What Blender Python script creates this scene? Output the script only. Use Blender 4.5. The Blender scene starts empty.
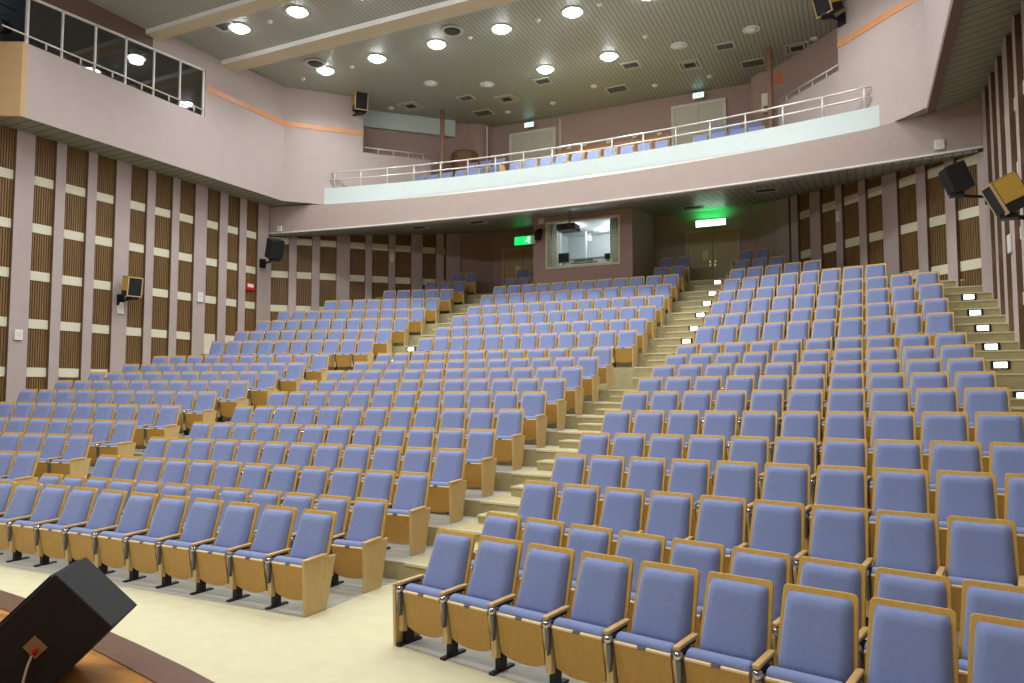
import bpy, bmesh, math, random
from mathutils import Matrix, Vector
random.seed(7)
PI = math.pi
COL = bpy.context.scene.collection
SC = bpy.context.scene

# ------------------------------------------------------------------ materials
def lin(c):
    return tuple(((v/255.0)/12.92 if v <= 10 else (((v/255.0)+0.055)/1.055)**2.4) for v in c)

def mat(name, rgb, rough=0.6, metal=0.0, noise=0.0, nscale=8.0, bump=0.0, bscale=60.0, rgb2=None, spec=0.5, emit=None, estr=0.0, stretch=None):
    m = bpy.data.materials.new(name); m.use_nodes = True
    nt = m.node_tree; b = nt.nodes['Principled BSDF']
    c = lin(rgb) + (1,)
    b.inputs['Base Color'].default_value = c
    b.inputs['Roughness'].default_value = rough
    b.inputs['Metallic'].default_value = metal
    b.inputs['Specular IOR Level'].default_value = spec
    tc = nt.nodes.new('ShaderNodeTexCoord')
    src = tc.outputs['Object']
    if stretch:
        mp = nt.nodes.new('ShaderNodeMapping'); mp.inputs['Scale'].default_value = stretch
        nt.links.new(src, mp.inputs['Vector']); src = mp.outputs['Vector']
    if noise > 0:
        n = nt.nodes.new('ShaderNodeTexNoise'); n.inputs['Scale'].default_value = nscale
        n.inputs['Detail'].default_value = 5
        nt.links.new(src, n.inputs['Vector'])
        r = nt.nodes.new('ShaderNodeValToRGB')
        c2 = lin(rgb2) + (1,) if rgb2 else tuple(min(1, v*(1-noise)) for v in c[:3]) + (1,)
        r.color_ramp.elements[0].position = 0.3; r.color_ramp.elements[1].position = 0.7
        r.color_ramp.elements[0].color = c2; r.color_ramp.elements[1].color = c
        nt.links.new(n.outputs['Fac'], r.inputs['Fac'])
        nt.links.new(r.outputs['Color'], b.inputs['Base Color'])
    if bump > 0:
        n2 = nt.nodes.new('ShaderNodeTexNoise'); n2.inputs['Scale'].default_value = bscale
        nt.links.new(tc.outputs['Object'], n2.inputs['Vector'])
        bp = nt.nodes.new('ShaderNodeBump'); bp.inputs['Strength'].default_value = bump
        bp.inputs['Distance'].default_value = 0.01
        nt.links.new(n2.outputs['Fac'], bp.inputs['Height'])
        nt.links.new(bp.outputs['Normal'], b.inputs['Normal'])
    if emit:
        b.inputs['Emission Color'].default_value = lin(emit) + (1,)
        b.inputs['Emission Strength'].default_value = estr
    return m

def slatted(name, rgb, rgb_gap, period, axis='X', rough=0.5, gap=0.18):
    """long boards or strips with a darker joint every `period` metres (surface pattern)"""
    m = mat(name, rgb, rough)
    nt = m.node_tree; b = nt.nodes['Principled BSDF']
    tc = nt.nodes.new('ShaderNodeTexCoord'); sp = nt.nodes.new('ShaderNodeSeparateXYZ')
    nt.links.new(tc.outputs['Object'], sp.inputs['Vector'])
    mu = nt.nodes.new('ShaderNodeMath'); mu.operation = 'MULTIPLY'; mu.inputs[1].default_value = 1.0/period
    nt.links.new(sp.outputs[axis], mu.inputs[0])
    fr = nt.nodes.new('ShaderNodeMath'); fr.operation = 'FRACT'
    nt.links.new(mu.outputs[0], fr.inputs[0])
    r = nt.nodes.new('ShaderNodeValToRGB')
    e = r.color_ramp.elements
    e[0].position = 0.0; e[0].color = lin(rgb_gap)+(1,)
    e[1].position = gap; e[1].color = lin(rgb_gap)+(1,)
    a = r.color_ramp.elements.new(gap+0.05); a.color = lin(rgb)+(1,)
    nt.links.new(fr.outputs[0], r.inputs['Fac'])
    nt.links.new(r.outputs['Color'], b.inputs['Base Color'])
    bp = nt.nodes.new('ShaderNodeBump'); bp.inputs['Strength'].default_value = 0.6; bp.inputs['Distance'].default_value = 0.02
    nt.links.new(r.outputs['Color'], bp.inputs['Height'])
    nt.links.new(bp.outputs['Normal'], b.inputs['Normal'])
    return m

M = {}
M['fabric'] = mat('blue_fabric', (126,139,181), 0.85, noise=0.10, nscale=30, bump=0.25, bscale=400, spec=0.25)
_fb = M['fabric'].node_tree.nodes['Principled BSDF']
_fb.inputs['Sheen Weight'].default_value = 0.6; _fb.inputs['Sheen Roughness'].default_value = 0.4; _fb.inputs['Sheen Tint'].default_value = (.75,.82,1,1)
M['oak'] = mat('oak_board', (194,150,72), 0.42, noise=0.16, nscale=4, stretch=(14,14,1.2))
M['oak_edge'] = mat('oak_frame', (206,164,76), 0.4, noise=0.12, nscale=4, stretch=(10,10,1.5))
M['oak_pale'] = mat('pale_ply', (206,178,124), 0.45, noise=0.12, nscale=4, stretch=(12,12,1.2))
M['ply_edge'] = mat('ply_edge', (236,212,160), 0.5)
M['arm'] = mat('armrest_wood', (208,168,104), 0.35, noise=0.12, nscale=5, stretch=(8,1,8))
M['black_steel'] = mat('black_steel', (28,28,30), 0.45, 0.3)
M['jack'] = mat('tan_jack_plate', (150,128,92), 0.5)
M['steel'] = mat('grey_steel', (112,114,118), 0.4, 0.5)
M['chrome'] = mat('chrome', (190,190,195), 0.18, 1.0)
M['pink'] = mat('mauve_plaster', (184,169,164), 0.75, noise=0.05, nscale=3, bump=0.1, bscale=90)
M['pink_dark'] = mat('mauve_beam_plaster', (182,165,157), 0.75, noise=0.05, nscale=3, bump=0.1, bscale=90)
M['plum'] = mat('plum_plaster', (180,155,146), 0.75, noise=0.06, nscale=4)
M['warm_lit'] = mat('warm_lit_plaster', (200,168,120), 0.75, noise=0.05, nscale=3)  # yellowish light on the gallery return wall, put into the plaster colour
M['band'] = mat('orange_wood_band', (218,154,102), 0.35, noise=0.1, nscale=3)
M['slat'] = mat('walnut_slats', (144,112,68), 0.5, noise=0.3, nscale=3, stretch=(10,10,0.6))
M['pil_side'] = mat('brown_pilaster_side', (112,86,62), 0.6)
M['slat_back'] = mat('walnut_backing', (84,58,30), 0.7)
M['cream'] = mat('cream_board', (226,222,196), 0.6, noise=0.04, nscale=6)
M['ceiling'] = slatted('metal_strip_ceiling', (168,170,156), (122,124,112), 0.135, 'X', 0.38)
M['soffit'] = slatted('gallery_soffit_strips', (150,150,130), (104,102,86), 0.3, 'Y', 0.5, 0.12)
M['under'] = slatted('balcony_soffit_strips', (150,150,138), (104,104,94), 0.21, 'X', 0.4)
M['carpet'] = mat('beige_carpet', (206,200,166), 0.95, noise=0.08, nscale=5, bump=0.3, bscale=300, spec=0.1)
M['carpet_step'] = mat('step_carpet', (184,174,134), 0.95, noise=0.12, nscale=9, bump=0.3, bscale=300, spec=0.1)
M['nosing'] = mat('pale_step_nosing', (214,208,176), 0.8)
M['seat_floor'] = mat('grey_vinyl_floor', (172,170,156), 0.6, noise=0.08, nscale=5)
M['stage'] = mat('stage_boards', (196,140,62), 0.22, noise=0.35, nscale=2.2, rgb2=(150,92,36), stretch=(1,6,1))
M['stage_trim'] = mat('stage_edge_timber', (104,72,48), 0.4, noise=0.2, nscale=5, stretch=(1,6,1))
M['white_metal'] = mat('white_enamel', (228,228,222), 0.35)
M['rail'] = mat('brushed_rail', (220,216,206), 0.3, 0.4)
M['slab'] = mat('pale_blue_parapet', (206,220,218), 0.6, noise=0.06, nscale=14)
M['white'] = mat('white_plastic', (232,232,226), 0.4)
M['greyplastic'] = mat('grey_plastic', (120,122,120), 0.5)
M['darkvent'] = mat('vent_shadow', (60,60,54), 0.7)
M['vent'] = mat('vent_frame', (190,190,176), 0.5)
M['black'] = mat('black_cabinet', (22,22,23), 0.6, noise=0.25, nscale=120, bump=0.4, bscale=250)
M['wedge'] = mat('textured_black_paint', (30,31,32), 0.75, noise=0.35, nscale=140, bump=0.5, bscale=260)
M['grille'] = mat('speaker_grille', (20,22,26), 0.65, bump=0.5, bscale=300)
M['spk_wood'] = mat('yellow_wood_veneer', (206,166,70), 0.45, noise=0.12, nscale=4, stretch=(1,1,8))
M['door'] = mat('grey_door', (214,210,196), 0.5, noise=0.04, nscale=3)
M['door_low'] = mat('tan_door', (188,166,124), 0.5, noise=0.06, nscale=3)
M['frame_low'] = mat('tan_door_frame', (196,180,146), 0.5)
M['beam_cream'] = mat('cream_beam', (206,192,160), 0.6)
M['beam_white'] = mat('white_beam_face', (238,238,234), 0.6)
M['brown'] = mat('brown_trim', (110,84,74), 0.6)
M['col'] = mat('brown_post_paint', (170,132,112), 0.5)
M['drum'] = mat('brown_curved_wood', (132,92,62), 0.5, noise=0.2, nscale=4)
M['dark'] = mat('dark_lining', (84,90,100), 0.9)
M['red'] = mat('red_plastic', (196,44,38), 0.45)
M['orange'] = mat('orange_plastic', (196,92,44), 0.45)
M['yellow'] = mat('paper_yellow', (222,214,150), 0.7)
M['brass'] = mat('brass', (190,176,130), 0.3, 0.8)
M['curtain'] = mat('pale_green_curtain', (236,242,230), 0.8)
M['room_white'] = mat('white_room_paint', (206,210,214), 0.7)
M['desk'] = mat('white_desk', (232,228,216), 0.4)
M['cable'] = mat('grey_cable', (150,132,120), 0.5)
M['bulb'] = mat('lit_lamp', (255,255,255), 0.5, emit=(250,253,255), estr=22)
M['step_lamp'] = mat('lit_step_lamp', (255,255,255), 0.5, emit=(255,250,240), estr=5)
M['room_lamp'] = mat('lit_room_lamp', (255,255,255), 0.5, emit=(255,255,255), estr=9)
M['exit_green'] = mat('lit_green_sign', (20,190,90), 0.5, emit=(20,200,90), estr=1.4)
M['exit_cyan'] = mat('lit_pale_sign', (190,240,240), 0.5, emit=(190,240,242), estr=1.3)
M['exit_white'] = mat('lit_sign_face', (240,255,246), 0.5, emit=(215,255,228), estr=3)
M['exit_fig'] = mat('lit_white_figure', (255,255,255), 0.5, emit=(255,255,255), estr=1.6)
M['dark_lamp'] = mat('unlit_lamp_glass', (216,216,222), 0.2)

def glass_mat(name, tint, gloss):
    m = bpy.data.materials.new(name); m.use_nodes = True
    nt = m.node_tree; nt.nodes.clear()
    o = nt.nodes.new('ShaderNodeOutputMaterial'); mx = nt.nodes.new('ShaderNodeMixShader')
    t = nt.nodes.new('ShaderNodeBsdfTransparent'); g = nt.nodes.new('ShaderNodeBsdfGlossy')
    t.inputs['Color'].default_value = tint + (1,)
    g.inputs['Roughness'].default_value = 0.03
    lw = nt.nodes.new('ShaderNodeLayerWeight'); lw.inputs['Blend'].default_value = gloss
    nt.links.new(lw.outputs['Fresnel'], mx.inputs['Fac'])
    nt.links.new(t.outputs[0], mx.inputs[1]); nt.links.new(g.outputs[0], mx.inputs[2])
    nt.links.new(mx.outputs[0], o.inputs['Surface'])
    return m
M['glass'] = glass_mat('clear_glass', (0.96,0.98,0.97), 0.2)
M['glass_dark'] = glass_mat('tinted_glass', (0.3,0.33,0.36), 0.6)

# ------------------------------------------------------------------ mesh builder
class MB:
    def __init__(s): s.v = []; s.f = []; s.mi = []; s.mats = []
    def _m(s, m):
        if m is None: return 0
        if m not in s.mats: s.mats.append(m)
        return s.mats.index(m)
    def add(s, vs, fs, m=None):
        b = len(s.v); k = s._m(m)
        s.v += [tuple(v) for v in vs]
        for f in fs: s.f.append([b+i for i in f]); s.mi.append(k)
    def box(s, lo, hi, m=None, mx=None):
        x0,y0,z0 = lo; x1,y1,z1 = hi
        vs = [(x0,y0,z0),(x1,y0,z0),(x1,y1,z0),(x0,y1,z0),(x0,y0,z1),(x1,y0,z1),(x1,y1,z1),(x0,y1,z1)]
        if mx is not None: vs = [mx @ Vector(v) for v in vs]
        s.add(vs, [(0,3,2,1),(4,5,6,7),(0,1,5,4),(1,2,6,5),(2,3,7,6),(3,0,4,7)], m)
    def prism(s, pts, ext, m=None):
        """pts: 3d polygon, ext: extrusion vector"""
        n = len(pts); e = Vector(ext)
        vs = [Vector(p) for p in pts] + [Vector(p)+e for p in pts]
        fs = [tuple(range(n))[::-1], tuple(range(n, 2*n))]
        fs += [(i, (i+1) % n, n+(i+1) % n, n+i) for i in range(n)]
        s.add(vs, fs, m)
    def quad(s, a, b, c, d, m=None): s.add([a,b,c,d], [(0,1,2,3)], m)
    def tube(s, pts, r, m=None, n=8, caps=True):
        pts = [Vector(p) for p in pts]; vs = []; fs = []
        for i, p in enumerate(pts):
            d = (pts[min(i+1, len(pts)-1)] - pts[max(i-1, 0)]).normalized()
            a = d.cross(Vector((0,0,1)))
            if a.length < 1e-3: a = d.cross(Vector((0,1,0)))
            a.normalize(); b = d.cross(a)
            for k in range(n):
                t = 2*PI*k/n; vs.append(p + a*(r*math.cos(t)) + b*(r*math.sin(t)))
        for i in range(len(pts)-1):
            for k in range(n):
                fs.append((i*n+k, i*n+(k+1) % n, (i+1)*n+(k+1) % n, (i+1)*n+k))
        if caps:
            fs.append(tuple(range(n))[::-1]); fs.append(tuple((len(pts)-1)*n+k for k in range(n)))
        s.add(vs, fs, m)
    def lathe(s, prof, c, m=None, n=20, mx=None):
        """prof: list of (r, z) about the vertical through c"""
        vs = []; fs = []; c = Vector(c)
        for r, z in prof:
            for k in range(n):
                t = 2*PI*k/n; p = Vector((r*math.cos(t), r*math.sin(t), z))
                vs.append((mx @ p if mx is not None else p) + c)
        for i in range(len(prof)-1):
            for k in range(n): fs.append((i*n+k, i*n+(k+1) % n, (i+1)*n+(k+1) % n, (i+1)*n+k))
        fs.append(tuple(range(n))[::-1]); fs.append(tuple((len(prof)-1)*n+k for k in range(n)))
        s.add(vs, fs, m)
    def build(s, name, m=None, parent=None, bevel=0.0, seg=2, smooth=False, loc=None):
        me = bpy.data.meshes.new(name)
        vs = s.v
        if loc is not None: vs = [(v[0]-loc[0], v[1]-loc[1], v[2]-loc[2]) for v in vs]
        me.from_pydata(vs, [], s.f)
        mats = s.mats if s.mats else [m]
        for q in mats: me.materials.append(q)
        if s.mats: me.polygons.foreach_set('material_index', s.mi)
        bm = bmesh.new(); bm.from_mesh(me)
        bmesh.ops.recalc_face_normals(bm, faces=bm.faces)
        if bevel > 0:
            es = [e for e in bm.edges if len(e.link_faces) == 2 and e.calc_face_angle(0) > 0.5]
            bmesh.ops.bevel(bm, geom=es, offset=bevel, segments=seg, profile=0.5, affect='EDGES', clamp_overlap=True)
        if smooth:
            for f in bm.faces: f.smooth = True
        bm.to_mesh(me); bm.free()
        o = bpy.data.objects.new(name, me); COL.objects.link(o)
        if loc is not None: o.location = loc
        if parent is not None: o.parent = parent
        return o

def tag(o, label=None, cat=None, group=None, kind=None):
    if label: o['label'] = label
    if cat: o['category'] = cat
    if group: o['group'] = group
    if kind: o['kind'] = kind
    return o
def empty(name, loc=(0,0,0), rz=0.0, label=None, cat=None, group=None):
    o = bpy.data.objects.new(name, None); COL.objects.link(o)
    o.empty_display_size = 0.1
    o.location = loc; o.rotation_euler = (0,0,rz)
    return tag(o, label, cat, group)
def struct(mb, name, m=None, label=None, cat=None, bevel=0.0, parent=None):
    o = mb.build(name, m, parent, bevel=bevel)
    if parent is None: tag(o, label, cat, None, 'structure')
    return o

# ------------------------------------------------------------------ camera
F, PITCH, YAW, ROLL, H = 731.57, .0647, .4452, -.0011, 2.2755
cam = bpy.data.cameras.new('camera'); co = bpy.data.objects.new('camera', cam); COL.objects.link(co)
cam.sensor_width = 36.0; cam.lens = F/1024*36.0; cam.clip_start = 0.05; cam.clip_end = 200
cyw, syw, cpt, spt = math.cos(YAW), math.sin(YAW), math.cos(PITCH), math.sin(PITCH)
fwd = Vector((-syw*cpt, cyw*cpt, spt)); rgt = Vector((cyw, syw, 0)); upv = rgt.cross(fwd)
r2 = rgt*math.cos(ROLL) + upv*math.sin(ROLL); u2 = upv*math.cos(ROLL) - rgt*math.sin(ROLL)
mw = Matrix.Identity(4)
for i in range(3): mw[i][0] = r2[i]; mw[i][1] = u2[i]; mw[i][2] = -fwd[i]
mw.translation = (0,0,H); co.matrix_world = mw
SC.camera = co
def project(p):
    q = Vector(p) - Vector((0,0,H)); d = q.dot(fwd)
    if d < 0.1: return None
    return 512+F*q.dot(r2)/d, 341.5-F*q.dot(u2)/d, d

# ------------------------------------------------------------------ hall layout (metres)
XM = -8.328
V = [6.28,7.25,8.19,9.15,10.09,11.13,12.10,13.05,14.0,15.0,15.97,18.01,18.97,19.925,20.92,21.84,22.81,23.77,24.70]
Z = [0,0,.215,.454,.682,.970,1.257,1.509,1.754,1.999,2.256,2.797,3.175,3.608,4.017,4.467,4.901,5.315,5.785]
P = .547; AW = 1.33; AB = .0127; BETA = .2625; DV = .1245
W0 = 6*.5455; 
ZC0 = 13.02
BAYS = [(17.0,13.02),(14.1,12.80),(11.0,12.57),(7.9,12.34),(4.8,12.11),(-9,11.88)]
def zceil(y):
    for y0, z in BAYS:
        if y >= y0: return z
    return 11.88
def bi(i): return {1:.215, 2:.25, 3:.178, 4:.19, 5:.183, 6:.20, 7:.215, 8:.235, 9:.25, 10:.255}.get(i, BETA)
def zs(i): return {3:.012, 4:.070, 5:.064, 6:.062, 7:.055, 8:.025}.get(i, 0.0)   # slight rise of a row per 5 m outward
def rb(i, u, s=1, dv=0.0):
    """point on side block row i (1-based); u from its inner aisle, s=+1 right block, -1 left block"""
    b = bi(i)
    dv = dv - {1:.14, 2:.08}.get(i, 0.0)
    u = u*(.975 if i == 1 else 1) + {1:.10, 2:.06}.get(i, 0.0)
    x = W0 + 1.3266 + AB*(V[i-1]-V[0]) - .011 + u*math.cos(b) + dv*math.sin(b)
    return (XM + s*x, V[i-1] - DV - u*math.sin(b) + dv*math.cos(b))

XL, XR = XM-10.9, 2.72          # pilaster faces of the side walls
PLL, PLR = XL-.13, XR+.13       # slat planes
YB = 26.3                       # rear wall
YS = -5.0                       # stage rear wall

# ------------------------------------------------------------------ floor with seating tiers
fl = MB()
fl.box((PLL-.3, YS, -.2), (PLR+.3, YB+1, 0), M['carpet'])
def nose(i, dv=-.75, mar=.10):
    a = W0 + mar
    ul, ur = -mar, 10*P + .05
    pr_, ps = rb(i, ur, 1, dv), rb(i, ul, 1, dv)
    ql, qs = rb(i, ur, -1, dv), rb(i, ul, -1, dv)
    y = V[i-1] + dv
    return [(PLL-.1, ql[1]), ql, qs, (XM-a, y), (XM+a, y), ps, pr_, (PLR+.1, pr_[1])]
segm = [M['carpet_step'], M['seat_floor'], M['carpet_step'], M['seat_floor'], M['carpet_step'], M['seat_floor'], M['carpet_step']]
for i in range(3, 20):
    n0 = nose(i); z1 = Z[i-1]; z0 = Z[i-2]
    n1 = nose(i+1) if i < 19 else [(x, 27.5) for x, y in n0]
    for k in range(7):
        a, b, c, d = n0[k], n0[k+1], n1[k+1], n1[k]
        za = zs(i)*1.1 if k in (0, 1, 6) else 0.0; zb = zs(i)*1.1 if k in (0, 5, 6) else 0.0
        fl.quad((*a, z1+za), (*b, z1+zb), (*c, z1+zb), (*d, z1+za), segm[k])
        fl.quad((*a, z0-.02), (*b, z0-.02), (*b, z1+zb), (*a, z1+za), M['carpet_step'])
        if k in (0, 2, 4, 6):
            A_, B_ = Vector(a), Vector(b); t_ = (B_-A_).normalized(); n_ = Vector((t_.y, -t_.x))*.02
            fl.prism([(*a, z1-.028), (*b, z1-.028), (*(B_+n_), z1-.028), (*(A_+n_), z1-.028)], (0,0,.032), M['nosing'])
    # half steps in the four aisles
    zm = (z0+z1)/2; dep = .40 if i != 12 else .8
    for (k, ins) in ((0,.0), (2,.22), (4,.22), (6,.0)):
        a, b = Vector(n0[k]), Vector(n0[k+1])
        t = (b-a).normalized()
        a2 = a + t*(ins if k in (2, 4) else .0) ; b2 = b - t*(.06 if k in (2, 4) else 0)
        if k == 2: a2 = a + t*.06; b2 = b - t*ins
        nrm = Vector((t.y, -t.x))
        pts = [(*a2, z0), (*b2, z0), (*(b2+nrm*dep), z0), (*(a2+nrm*dep), z0)]
        if k in (0, 6): pts = [(q_[0], q_[1], q_[2]-.05) for q_ in pts]
        fl.prism(pts, (0,0,zm-pts[0][2]), M['carpet_step'])
        fl.prism([(*(a2+nrm*dep), zm-.025), (*(b2+nrm*dep), zm-.025), (*(b2+nrm*(dep+.018)), zm-.025), (*(a2+nrm*(dep+.018)), zm-.025)], (0,0,.029), M['nosing'])
# grey vinyl under the two floor-level rows
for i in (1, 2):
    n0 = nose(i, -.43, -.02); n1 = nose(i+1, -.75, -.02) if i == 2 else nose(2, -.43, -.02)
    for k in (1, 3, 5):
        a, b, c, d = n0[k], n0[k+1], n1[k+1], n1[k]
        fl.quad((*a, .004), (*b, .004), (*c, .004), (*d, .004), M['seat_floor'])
struct(fl, 'floor', None, 'beige carpeted hall floor rising in steps to the back', 'floor')

# ------------------------------------------------------------------ stage
def ystage(x): return 3.51 - (x-XM)**2/39.0
xs = [XL-.1 + (XR-XL+.2)*k/40 for k in range(41)]
st = MB()
st.prism([(x, ystage(x)-.2, 0) for x in xs] + [(XR+.1, YS, 0), (XL-.1, YS, 0)], (0,0,.795), M['stage'])
struct(st, 'floor_stage', None, 'polished orange wooden stage floor at the front', 'floor')
tr = MB()
for a, b in zip(xs[:-1], xs[1:]):
    tr.prism([(a, ystage(a), 0), (b, ystage(b), 0), (b, ystage(b)-.2, 0), (a, ystage(a)-.2, 0)], (0,0,.8), M['stage_trim'])
struct(tr, 'trim_1', None, 'brown timber edge board running along the curved stage front', 'trim')

# ------------------------------------------------------------------ walls with pilasters, slat panels, cream strips
STRIPS = [7.72, 6.47, 5.22, 3.97, 2.72, 1.47, .22]
def wall_bays(root, o, d, nrm, spans, top_fn, rear_from=None, floor_fn=None, cream_to=None):
    """o: plane origin (2d), d: along, nrm: into the room; spans: pilaster [s0,s1] list"""
    o, d, nrm = Vector(o), Vector(d), Vector(nrm)
    def p(s, n, z): q = o + d*s + nrm*n; return (q.x, q.y, z)
    for s0, s1 in spans:
        zt = top_fn(o + d*((s0+s1)/2)); mb = MB()
        q = [p(s0,-.05,0), p(s1,-.05,0), p(s1,.13,0), p(s0,.13,0)]; qt = [(a_, b_, zt) for a_, b_, c_ in q]
        mb.quad(q[2], q[3], qt[3], qt[2], M['pink']); mb.quad(q[0], q[1], qt[1], qt[0], M['pink'])
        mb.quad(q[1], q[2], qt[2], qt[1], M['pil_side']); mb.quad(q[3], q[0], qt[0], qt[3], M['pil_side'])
        mb.quad(*q, M['pink']); mb.quad(*qt, M['pink'])
        mb.build('pilaster', None, root)
    for (a0, a1), (b0, b1) in zip(spans[:-1], spans[1:]):
        s0, s1 = a1, b0
        if s0 > s1: s0, s1 = b1, a0
        zt = top_fn(o + d*((s0+s1)/2)); zf = floor_fn(o + d*((s0+s1)/2)) if floor_fn else 0
        mb = MB(); n = max(6, int(round((s1-s0)/.065))); w = (s1-s0)/n
        mb.prism([p(s0,-.05,zf), p(s1,-.05,zf), p(s1,0,zf), p(s0,0,zf)], (0,0,zt-zf), M['slat_back'])
        for k in range(n):
            x0 = s0 + k*w + w*.22; x1 = s0 + (k+1)*w - w*.22
            mb.prism([p(x0,0,zf), p(x1,0,zf), p(x1,.035,zf), p(x0,.035,zf)], (0,0,zt-zf), M['slat'])
        mb.build('slat_panel', None, root)
        for z in STRIPS:
            if z-.12 < zf+.05 or z+.12 > zt: continue
            sb = MB(); sb.prism([p(s0+.01,0,z-.12), p(s1-.01,0,z-.12), p(s1-.01,.05,z-.12), p(s0+.01,.05,z-.12)], (0,0,.24))
            sb.build('cream_strip', M['cream'], root)
        if cream_to and zf > 2.3:
            lo = zf
            hi = max([z-.12 for z in STRIPS if z-.12 < zf+1.0 and z > zf] + [zf+.25]) if cream_to == 'tall' else zf+.38
            if hi - lo > .1:
                sb = MB(); sb.prism([p(s0+.01,0,lo), p(s1-.01,0,lo), p(s1-.01,.045,lo), p(s0+.01,.045,lo)], (0,0,hi-lo))
                sb.build('cream_base', M['cream'], root)
SIDE = []
y = 19.74; 
pat = [(19.33,19.85),(18.48,18.79),(17.61,17.95),(16.6,17.08)]
base = [(15.74,16.01),(14.85,15.12),(13.82,14.29)]
SIDE = pat + base
while SIDE[-1][0] > 1:
    for a, b in base[-3:]: pass
    base = [(a-2.77, b-2.77) for a, b in base]; SIDE += base
SIDE = [s for s in SIDE if s[0] > -4.5]
def tier_z(y):
    z = 0
    for i in range(3, 20):
        if y > V[i-1] - 1.45 - .9: z = Z[i-1]
    return z
for side, nm in ((-1,'left'), (1,'right')):
    xp = PLL if side < 0 else PLR
    wb = MB(); wb.box((xp-.25 if side < 0 else xp+.02, YS, 0), (xp-.02 if side < 0 else xp+.25, 20.6, 13.3), M['plum'])
    w = struct(wb, 'wall_'+nm, None, 'mauve %s side wall with pilasters and brown slatted panels' % nm, 'wall')
    top = 8.9 if side < 0 else 9.15
    wall_bays(w, (xp, 0), (0,1), (-side,0), SIDE, lambda q, t=top: t, floor_fn=lambda q: max(0, tier_z(q.y)-.02), cream_to='tall')

DL = math.hypot(6.1, 6.3)
DIAG = [(-.25,.03),(.65,.92),(1.47,1.75),(2.36,2.85),(3.43,3.69),(4.32,4.58),(5.2,5.65),(6.19,6.51),(6.6,7.18)]
def zunder(y): return 7.93 + .125*(y-20.8)
def rear_floor(q):
    z = 0
    dx = abs(q.x-XM)
    for i in range(3, 20):
        if q.y > V[i-1] - .12 - (dx-4.6)*math.tan(BETA)*.98 - .75: z = Z[i-1]
    return z
for side, nm in ((-1,'back_left'), (1,'back_right')):
    o = (XM+side*10.95+side*.1, 20.0+.1); d = (-side*6.1/DL, 6.3/DL); n = (-side*6.3/DL, -6.1/DL)
    o2, d2, n2 = Vector(o), Vector(d), Vector(n)
    wb = MB(); a = o2 - d2*.4; b = o2 + d2*(DL+.25)
    wb.prism([(*(a-n2*.02),0), (*(b-n2*.02),0), (*(b-n2*.25),0), (*(a-n2*.25),0)], (0,0,13.2), M['plum'])
    w = struct(wb, 'wall_'+nm, None, 'diagonal %s wall with slatted panels under the balcony' % nm.replace('_', ' '), 'wall')
    wall_bays(w, o, d, n, DIAG, lambda q: zunder(q.y)-.02, floor_fn=lambda q: max(0, rear_floor(q)-.6))

wb = MB(); wb.box((XM-6.5, YB, 0), (XM+6.5, YB+.25, 13.2), M['plum'])
struct(wb, 'wall_back', None, 'plum rear wall behind the last rows and balcony', 'wall')
wb = MB(); wb.box((PLL-.25, YS-.25, 0), (PLR+.25, YS, 13.2), M['pink'])
struct(wb, 'wall_stage', None, 'plain mauve wall behind the stage', 'wall')

# ------------------------------------------------------------------ ceiling and its beams
cb = MB()
ys = [YS-.2, 4.8, 7.9, 11.0, 14.1, 17.0, YB+.4]
for a, b in zip(ys[:-1], ys[1:]):
    cb.box((PLL-.2, a, zceil(a+.01)), (PLR+.2, b, 13.3))
struct(cb, 'ceiling', M['ceiling'], 'grey metal strip ceiling sloping up toward the balcony', 'ceiling')
FXL, FXR = XM-9.91, XM+9.91
for y0, y1, zb, lab in ((16.6,17.2,12.65,'cream beam crossing the ceiling nearer the balcony'), (13.85,14.3,12.44,'cream beam crossing the ceiling nearer the stage')):
    b = MB(); zt = 13.0
    x0, x1 = FXL+.0, FXR-.0
    b.add([(x0,y0,zb),(x1,y0,zb),(x1,y1,zb),(x0,y1,zb),(x0,y0,zt),(x1,y0,zt),(x1,y1,zt),(x0,y1,zt)],
          [(0,1,2,3),(1,2,6,5),(2,3,7,6),(3,0,4,7),(4,5,6,7)], M['beam_cream'])
    b.quad((x0,y0,zb),(x1,y0,zb),(x1,y0,zt),(x0,y0,zt), M['beam_white'])
    struct(b, 'ceiling_beam', None, lab, 'beam')

# ------------------------------------------------------------------ galleries at the sides
ZS = 8.9
FT = .18
def pts_ceil(y, e=.05): return zceil(y)+e
# left fascia with window opening (y 10.64..16.0, z 10.83..top)
SILL = 10.75
def wtop(y): return 12.25 + .053*(y-16.0)
lf = MB(); x = FXL
lf.prism([(x,10.64,ZS), (x,19.46,ZS), (x,19.46,SILL), (x,10.64,SILL)], (-FT,0,0), M['pink'])
lf.prism([(x,16.0,SILL), (x,19.46,SILL), (x,19.46,pts_ceil(19.46)), (x,16.0,pts_ceil(16.0))], (-FT,0,0), M['pink'])
lf.prism([(x,10.64,wtop(10.64)), (x,14.1,wtop(14.1)), (x,14.1,pts_ceil(13.5)), (x,10.64,pts_ceil(13.5))], (-FT,0,0), M['brown'])
lf.prism([(x,14.1,wtop(14.1)), (x,16.0,wtop(16.0)), (x,16.0,pts_ceil(16)), (x,14.1,pts_ceil(16))], (-FT,0,0), M['pink'])
lf.prism([(x,10.64,ZS), (x,10.64,SILL), (XL-.1,10.1,SILL), (XL-.1,10.1,ZS)], (0,-.12,0), M['warm_lit'])
struct(lf, 'wall_gallery_left', None, 'mauve upper front of the left side gallery with a window band', 'wall')
gl = MB()
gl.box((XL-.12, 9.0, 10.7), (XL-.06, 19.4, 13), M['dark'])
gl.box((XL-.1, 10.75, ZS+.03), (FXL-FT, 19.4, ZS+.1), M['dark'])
gl.box((XL-.1, 16.6, ZS+.05), (FXL-FT, 16.7, 13), M['dark'])
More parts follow.
